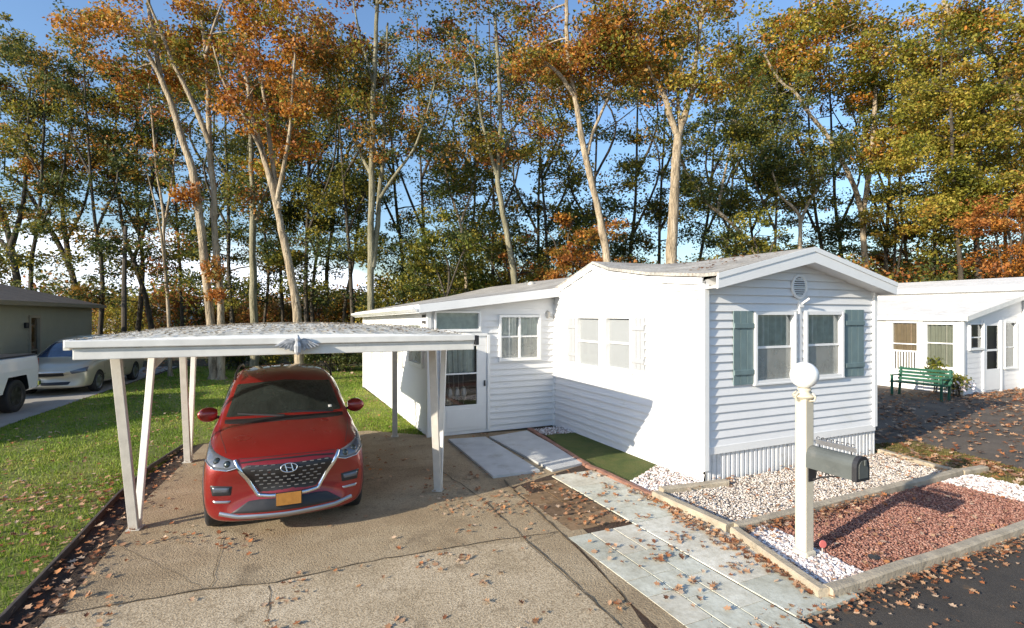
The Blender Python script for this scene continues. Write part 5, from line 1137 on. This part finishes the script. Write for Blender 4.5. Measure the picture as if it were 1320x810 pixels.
T('thin pale birch to the left of the twin pale trunks', 21, [([(217, 400), (212, 330), (210, 270), (202, 220), (196, 150), (190, 90)], 6, 2, 0), ([(211, 300), (222, 230), (228, 170)], 4, 1.5, 1), ([(213, 345), (206, 290), (190, 225)], 4, 1.5, -1)], [(205, 160, 60, 70, .5), (205, 310, 30, 70, .2), (200, 90, 60, 50, .3)], ['olive', 'rust', 'green'], BARKP, nclump=60, seed=4, per=45, size=.13)
T('twin trunked tall pale tree with orange leaves rising behind the carport', 20, [([(276, 470), (270, 395), (257, 277), (248, 220), (232, 173), (220, 130), (207, 99), (200, 55), (193, 20), (188, -30)], 15, 5, 0), ([(285, 470), (284, 395), (277, 300), (276, 257), (270, 183), (268, 100), (262, 40), (256, -30)], 13, 5, 1),
   ([(270, 185), (250, 135), (225, 85), (205, 35), (190, 0)], 8, 3, -1.5), ([(210, 105), (185, 60), (160, 28), (128, 0)], 7, 3, -1), ([(266, 70), (280, 20), (300, -20)], 5, 2, 1)],
  [(210, 40, 120, 75, .5), (270, 30, 80, 80, .3), (130, 60, 55, 50, .12)], ['orange', 'orange', 'olive'], BARKP, nclump=150, seed=5, per=70, size=.14, crad=.7)
T('greenish grey straight trunk with a high fork right of the twin trunks', 22, [([(328, 460), (327, 395), (326, 330), (326, 272), (324, 215), (322, 150)], 15, 6, 0), ([(330, 285), (338, 262), (350, 225), (362, 170)], 6, 2, 1)], [(330, 130, 60, 80, .8), (340, 230, 40, 50, .2)], ['green', 'olive', 'rust'], BARKM, nclump=90, seed=6, per=65, size=.14)
T('single leaning pale trunk with orange leaves right behind the red car', 19.5, [([(386, 470), (383, 400), (374, 345), (363, 296), (352, 245), (338, 195), (326, 150), (318, 100)], 16, 6, 0), ([(360, 270), (350, 200), (343, 140), (330, 80), (300, 15)], 8, 3, 1), ([(356, 262), (372, 180), (378, 100), (385, 20)], 7, 2, -1), ([(345, 215), (320, 160), (290, 110), (275, 60)], 5, 2, -1)],
  [(345, 165, 65, 70, .35), (340, 50, 90, 75, .5), (400, 100, 40, 80, .15)], ['orange', 'rust', 'orange', 'yellow'], BARKP, nclump=150, seed=7, per=70, size=.14, crad=.7)
T('dark slim tree between the leaning pale trunk and the tall grey pair', 30, [([(405, 430), (402, 385), (408, 330), (412, 280), (410, 200)], 8, 3, 0), ([(408, 330), (390, 280), (380, 230)], 4, 2, 1)], [(405, 210, 60, 130, 1)], ['green', 'olive'], BARKD, nclump=120, seed=8, per=75, size=.17)
T('dark slim leaning tree just left of the tall grey pair', 31, [([(442, 430), (446, 385), (455, 340), (462, 290), (470, 210)], 7, 3, 0)], [(455, 220, 55, 120, 1)], ['green', 'olive', 'mixed'], BARKD, nclump=110, seed=9, per=75, size=.17)
T('tall grey tree with two close parallel stems above the porch wing roof edge', 20, [([(478, 430), (478, 330), (479, 240), (480, 160), (483, 80), (488, -20)], 13, 6, 0), ([(480, 345), (487, 290), (489, 250), (494, 200), (496, 120), (500, 30)], 9, 3, 1), ([(490, 255), (510, 225), (533, 193), (548, 153), (560, 110)], 5, 2, -1), ([(478, 225), (468, 205), (452, 170), (435, 133), (420, 80)], 6, 2, 1), ([(482, 110), (465, 50), (455, 0)], 5, 2, 0)],
  [(480, 50, 95, 80, .55), (500, 150, 75, 60, .25), (440, 100, 50, 60, .2)], ['olive', 'mixed', 'rust', 'green'], BARKM, nclump=150, seed=10, per=65, size=.14, crad=.7)
T('slender pale stem above the middle of the porch wing roof', 24, [([(602, 400), (600, 350), (595, 296), (580, 247), (570, 200)], 7, 3, 0), ([(593, 290), (610, 240), (620, 190)], 4, 1.5, 1)], [(590, 220, 55, 70, .6), (570, 330, 60, 50, .4)], ['green', 'olive', 'bright'], BARKP, nclump=110, seed=11, per=75, size=.14)
T('grey trunk bending over the right part of the porch wing roof', 21, [([(665, 400), (663, 360), (655, 310), (647, 267), (641, 225), (645, 160), (643, 100), (638, 20)], 12, 5, 0), ([(642, 230), (660, 170), (690, 130), (720, 100)], 5, 2, 1), ([(640, 225), (620, 150), (612, 80)], 6, 2, -1)],
  [(640, 60, 90, 80, .6), (650, 170, 60, 50, .4)], ['green', 'mixed', 'rust', 'olive'], BARKM, nclump=130, seed=12, per=65, size=.14)
T('bent pale trunk forking above the small side gable of the white home', 19, [([(790, 380), (783, 336), (776, 295), (768, 257), (753, 193), (746, 155), (741, 123), (735, 95), (731, 50), (730, -10)], 14, 6, 0), ([(757, 200), (764, 172), (780, 135), (795, 99), (800, 50)], 6, 2, 1), ([(742, 125), (720, 95), (696, 74), (680, 40)], 7, 3, -1)],
  [(740, 45, 90, 75, .6), (700, 90, 60, 50, .2), (790, 80, 50, 55, .2)], ['olive', 'mixed', 'orange', 'rust'], BARKP, nclump=150, seed=13, per=65, size=.14, crad=.7)
T('thick pale trunk with a wide fork standing over the white home roof', 19, [([(862, 390), (865, 341), (867, 290), (870, 237), (872, 200), (874, 172)], 19, 13, 0), ([(874, 176), (884, 145), (893, 114), (897, 80), (905, 20), (915, -20)], 11, 4, .5), ([(872, 172), (862, 145), (857, 125), (845, 105), (834, 84), (820, 40)], 10, 4, -.5), ([(876, 165), (874, 120), (880, 60), (878, 0)], 6, 3, 1)],
  [(870, 50, 100, 80, .6), (925, 90, 50, 45, .25), (820, 90, 45, 40, .15)], ['orange', 'yellow', 'olive', 'mixed'], BARKP, nclump=150, seed=14, per=65, size=.14, crad=.7)
T('slanting pale limb crossing right of the thick forked trunk', 27, [([(1003, 400), (985, 350), (962, 311), (940, 285), (912, 262), (900, 243), (887, 227), (870, 190)], 9, 3, 0), ([(925, 272), (935, 220), (950, 160)], 5, 2, 1)], [(920, 200, 60, 70, .7), (960, 130, 50, 60, .3)], ['green', 'green', 'olive'], BARKP, nclump=100, seed=15, per=75, size=.15)
T('short pale forked stem just above the ridge of the front gable', 27, [([(1031, 340), (1031, 310), (1031, 281), (1020, 265), (1006, 252), (995, 220)], 8, 3, 0), ([(1031, 290), (1042, 262), (1060, 230), (1062, 180)], 5, 2, 1)], [(1020, 190, 65, 70, 1)], ['green', 'green', 'olive'], BARKP, nclump=110, seed=16, per=75, size=.15)
T('pale trunk with a long limb reaching up left behind the front gable', 28, [([(1118, 370), (1116, 336), (1112, 290), (1118, 240), (1124, 190), (1128, 120), (1125, 40)], 11, 5, 0), ([(1113, 285), (1104, 250), (1093, 222), (1070, 180), (1044, 148), (1025, 120), (1005, 104), (985, 70)], 8, 3, -1), ([(1122, 200), (1150, 160), (1175, 140), (1190, 100)], 5, 2, 1)],
  [(1090, 45, 100, 75, .45), (1040, 60, 60, 50, .2), (1150, 140, 60, 70, .35)], ['yellow', 'orange', 'yellow', 'olive'], BARKP, nclump=240, seed=17, per=75, size=.195, crad=1.0)
T('big leaning pale tree cut by the right edge of the photo', 29, [([(1385, 400), (1372, 300), (1345, 200), (1316, 143), (1291, 94), (1267, 59), (1240, 40), (1215, 0)], 17, 6, 0), ([(1345, 205), (1350, 120), (1360, 40)], 10, 4, 1)],
  [(1260, 60, 90, 75, .6), (1330, 120, 60, 80, .4)], ['yellow', 'orange', 'olive', 'yellow'], BARKP, nclump=250, seed=18, per=75, size=.20, crad=1.05)
T('dark trunk behind the roof of the neighbouring white home', 25, [([(1238, 390), (1238, 340), (1232, 280), (1228, 200), (1225, 120)], 9, 4, 0)], [(1215, 190, 70, 120, 1)], ['yellow', 'olive', 'yellow'], BARKD, nclump=230, seed=19, per=75, size=.15)
T('second dark trunk further right behind the neighbouring white home', 26, [([(1262, 390), (1260, 330), (1256, 280), (1262, 220), (1268, 120)], 11, 5, 0), ([(1258, 290), (1285, 240), (1300, 190)], 5, 2, 1)], [(1270, 190, 70, 110, 1)], ['olive', 'yellow', 'mixed'], BARKD, nclump=230, seed=20, per=75, size=.15)
# ---- smaller understorey trees
for lb, px, Y, cy, rx, ry, ms, nc, sd in (('small bright green tree above the porch wing roof', 575, 21, 330, 55, 62, ['bright', 'olive', 'green'], 85, 31), ('small rusty orange tree left of the bent pale trunk', 735, 21, 318, 58, 50, ['rust', 'orange', 'mixed'], 80, 32), ('dark red leaved small tree in the right corner behind the neighbour roof', 1300, 22, 300, 60, 62, ['rust', 'orange', 'rust'], 100, 33),
    ('low green tree peeping over the ridge right of the slanting limb', 975, 21, 318, 45, 30, ['olive', 'green'], 50, 34), ('brown and green small tree right of the front gable', 1185, 29, 330, 60, 45, ['rust', 'olive', 'mixed'], 80, 35), ('olive small tree just right of the front gable peak', 1150, 28, 275, 50, 50, ['yellow', 'olive', 'green'], 70, 36), ('small dark tree left of the rusty orange tree', 655, 24, 345, 50, 45, ['green', 'olive', 'rust'], 70, 37)):
    T(lb, Y, [([(px, 400), (px+4, cy+20), (px-3, cy-10), (px+5, cy-ry*.7)], 5, 2, 0), ([(px, 385), (px-18, cy), (px-30, cy-20)], 3, 1.5, 1), ([(px+2, 380), (px+20, cy), (px+32, cy-15)], 3, 1.5, -1)], [(px, cy, rx, ry, 1)], ms, BARKD, 'small_tree', 'small trees under the tall ones', per=75, size=.12, nclump=nc, crad=.5, seed=sd, twig=.012)
# ---- clumps of red leaves climbing the twin trunks
def vine(px, py, rx, ry, n_, label, ms=('rust',), Y=19.7):
    r = random.Random(px); cs = [PD(px+r.uniform(-1, 1)*rx, py+r.uniform(-1, 1)*ry, Y+r.uniform(-.2, .2)) for _ in range(n_)]
    m = MB(); root = site('climbing_vine', PD(px, py+ry, Y), label, 'vine', 'red vines on the twin trunks')
    m.tube([PD(px, py+ry, Y+.2), PD(px+2, py, Y), PD(px-1, py-ry, Y+.1)], .015, 5); m.build('stem', BARKD, root); foliage('leaves', cs, .28, 34, .11, [LEAFM[k] for k in ms], root)
vine(274, 345, 9, 14, 14, 'red leafed vine clump low on the twin pale trunks'); vine(240, 252, 14, 12, 14, 'orange red leaf tuft hanging left of the twin pale trunks', ('rust', 'orange')); vine(278, 382, 7, 8, 8, 'small red vine clump near the foot of the twin trunks')
# ---- trees further back fill the wood
r = random.Random(11); kinds = [(['green', 'olive'], 'dark green'), (['green', 'green', 'mixed'], 'dark mottled'), (['olive', 'rust', 'green'], 'brown tinged'), (['olive', 'green'], 'olive green'), (['orange', 'olive', 'rust'], 'orange tinged'), (['yellow', 'olive'], 'yellow green')]
spots = [(-30, 5), (45, 3), (130, 1), (178, 0), (235, 2), (268, 0), (300, 0), (340, 1), (365, 1), (395, 0), (425, 3), (455, 0), (520, 0), (550, 1), (610, 2), (640, 0), (690, 1), (710, 3), (760, 0), (815, 1), (845, 0), (905, 3), (935, 0), (975, 1), (1000, 0), (1060, 1), (1085, 2), (1140, 3), (1165, 5), (1200, 3), (1290, 2), (1320, 5), (1370, 2), (1420, 5), (-90, 2), (-150, 3), (1480, 3)]
ordw = 'first second third fourth fifth sixth seventh eighth ninth tenth eleventh twelfth thirteenth fourteenth fifteenth sixteenth seventeenth eighteenth nineteenth twentieth twenty-first twenty-second twenty-third twenty-fourth twenty-fifth twenty-sixth twenty-seventh twenty-eighth twenty-ninth thirtieth thirty-first thirty-second thirty-third thirty-fourth'.split()
where = ['behind the grey green house', 'behind the carport', 'behind the porch wing', 'behind the white home', 'behind the neighbouring home']
for i, (px, kd) in enumerate(spots):
    Y = r.uniform(27, 36); ms, kn = kinds[kd]; j = lambda a: r.uniform(-a, a); lean = j(25); top = r.uniform(20, 80)
    rg = where[0 if px < 120 else 1 if px < 450 else 2 if px < 720 else 3 if px < 1120 else 4]
    vis = [q for q in spots if 0 <= q[0] <= 1320]; od = ordw[vis.index((px, kd))]+' from the left among the trees filling the wood' if (px, kd) in vis else ('beyond the left edge of the photo' if px < 0 else 'beyond the right edge of the photo')
    T('%s background tree, %s' % (kn, od), Y, [([(px, 425), (px+j(6), 350), (px+lean*.4, 270), (px+lean*.7, 180), (px+lean, top)], r.uniform(6, 10), 2, 0), ([(px+lean*.3, 300), (px+lean*.4+r.choice((-1, 1))*32, 215), (px+lean+j(50), 140)], 4, 1.5, j(2)), ([(px+lean*.5, 230), (px+lean*.5+r.choice((-1, 1))*28, 160), (px+lean+j(50), 90)], 4, 1.5, j(2))],
      [(px+lean*.5, 245, 60, 80, .44), (px+lean, 115, 66, 80, .40), (px, 345, 52, 45, .34)], ms, BARKD, 'background_tree', 'trees filling the wood behind', per=66, size=.165, nclump=112, crad=.85, seed=50+i)
# ---- shrubs, hedge, wood edge
def shrub(label, px, py, Y, w_, h_, ms, n_=60, size=.09, name='shrub', group=None, dep=None, per=60):
    x = (px-CX)/F*Y; rr = random.Random(int(px*7+py)); root = site(name, (x, Y, 0), label, name.replace('_', ' '), group); cs = []; m = MB()
    for _ in range(n_):
        a, b_ = rr.uniform(-1, 1), rr.uniform(-1, 1); t = rr.random()**.6; q = (1-abs(t-.45)*.7)
        c = Vector((x+a*w_/2*q, Y+b_*(dep or w_)/2*q, .10+t*h_*(1-.25*a*a))); cs.append(c)
        if rr.random() < .5: m.tube([Vector((x+a*w_*.3, Y+b_*(dep or w_)*.2, 0)), c.lerp(Vector((x, Y, 0)), .4)+Vector((0, 0, .05)), c], [.018, .013, .006], 5, cap=False)
    m.build('stems', BARKD, root, fixn=False); foliage('foliage', cs, .26*max(1, h_/1.6), per, size, [LEAFM[k] for k in ms], root); return root
shrub('dark clipped evergreen hedge at the end of the lawn between carport and porch wing', 428, 478, 22.8, 2.9, 1.05, ['green', 'green'], 90, .08, 'hedge', dep=1.0)
shrub('dark evergreen hedge behind the left carport posts and twin trunks', 322, 478, 23.6, 3.9, .95, ['green', 'green', 'olive'], 90, .08, 'hedge', dep=1.0)
for i, (px, Y, w_, h_, ms, lb) in enumerate([(125, 46, 5, 3.2, ['orange', 'rust', 'olive'], 'orange brown bush beyond the corner of the grey green house'), (170, 44, 4.5, 2.8, ['olive', 'yellow'], 'yellow olive bush behind the straight dead stem'), (232, 36, 3.6, 2.9, ['rust', 'green', 'orange'], 'dark red brown bush between the thin birch and the twin trunks'), (302, 38, 4.2, 2.8, ['rust', 'mixed'], 'rusty bush between the twin trunks and the grey green trunk'),
      (350, 36, 3.8, 2.6, ['mixed', 'rust'], 'brown bush left of the single leaning pale trunk'), (412, 38, 4.2, 3.0, ['rust', 'green'], 'reddish dark bush right of the single leaning pale trunk'), (452, 34, 3.4, 2.9, ['olive', 'green', 'orange'], 'olive bush above the dark hedge'), (520, 30, 4.5, 3.6, ['olive', 'yellow', 'green'], 'yellow olive bush at the far end of the porch wing roof'), (620, 27, 4.5, 4.2, ['green', 'olive', 'bright'], 'green bush behind the middle of the porch wing'),
      (700, 27, 3.5, 4.2, ['mixed', 'rust'], 'rusty brown bush behind the right end of the porch wing'), (820, 26, 4.5, 4.4, ['green', 'rust'], 'dark bush between the two pale trunks over the roof'), (930, 27, 5, 4.6, ['green', 'olive'], 'dark green bush under the slanting limb'), (1080, 27, 5, 4.6, ['green', 'olive', 'rust'], 'dark bush behind the front gable'), (1180, 28, 5, 4.8, ['rust', 'green'], 'dark rusty bush behind the neighbour roof near the gable'), (1250, 29, 5.5, 4.8, ['rust', 'mixed'], 'deep red brown bush under the two dark trunks'), (1330, 28, 6, 4.8, ['rust', 'orange'], 'orange red bush at the right edge behind the neighbour roof')]):
    shrub(lb, px, 420, Y, w_*1.12, h_*(1.3 if px < 530 else 1.1), ms, 120, .14, 'bush', 'bushes along the wood edge', per=60)
shrub('small flowering shrub with pale blooms at the corner post of the neighbour porch', 1231, 508, 15.9, .5, .5, ['green', 'olive'], 14, .06, 'flowering_shrub')
shrub('yellow green plants growing before the neighbour porch window', 1213, 480, 16.7, .7, .95, ['bright', 'olive'], 22, .08, 'porch_plant', dep=.4)
# petals on the flowering shrub
xy = RNG.normal(0, .15, (60, 2))+np.array([(1231-CX)/F*15.9, 15.7]); tag(inst('pale_flowers', LV, LF, np.column_stack([xy, RNG.uniform(.2, .5, 60)]), np.full(60, .07), mat('pale_petal', (.75, .66, .72), .6)), 'pale pink blooms of the small shrub beside the neighbour porch', 'flowers', kind='stuff')
# distant wood: one loose mass closing the horizon
N = 420; th = RNG.uniform(-1.15, 1.15, N); dd = RNG.uniform(62, 95, N); hz = RNG.uniform(.5, 4.5, N)+np.clip((th+.1)*9, 0, 7)*RNG.random(N)
foliage('distant_wood', np.column_stack([np.sin(th)*dd, np.cos(th)*dd, hz]), 3.0, 260, .34, [LEAFM['olive'], LEAFM['rust'], LEAFM['green']], None)
tag(bpy.data.objects['distant_wood'], 'far brown and green wood closing the horizon behind everything', 'wood', kind='stuff')
cs = [(0, 0, 0)]
N = 240; xx = RNG.uniform(-6, 34, N); foliage('wood_undergrowth', np.column_stack([xx, RNG.uniform(33, 44, N), RNG.uniform(.3, 3.4, N)]), 1.6, 150, .26, [LEAFM['green'], LEAFM['olive'], LEAFM['rust']], None)
tag(bpy.data.objects['wood_undergrowth'], 'dense brown and green undergrowth between the trunks of the wood', 'undergrowth', kind='stuff')
n_ = 9000; xy = np.column_stack([RNG.uniform(-22, 34, n_), RNG.uniform(20, 48, n_)]); leaves('forest_floor_leaves', xy[~in_poly(xy[:, 0], xy[:, 1], LAWN) | (RNG.random(len(xy)) < .2)], .14, LM, .01, 'brown leaves covering the floor of the wood', .05)
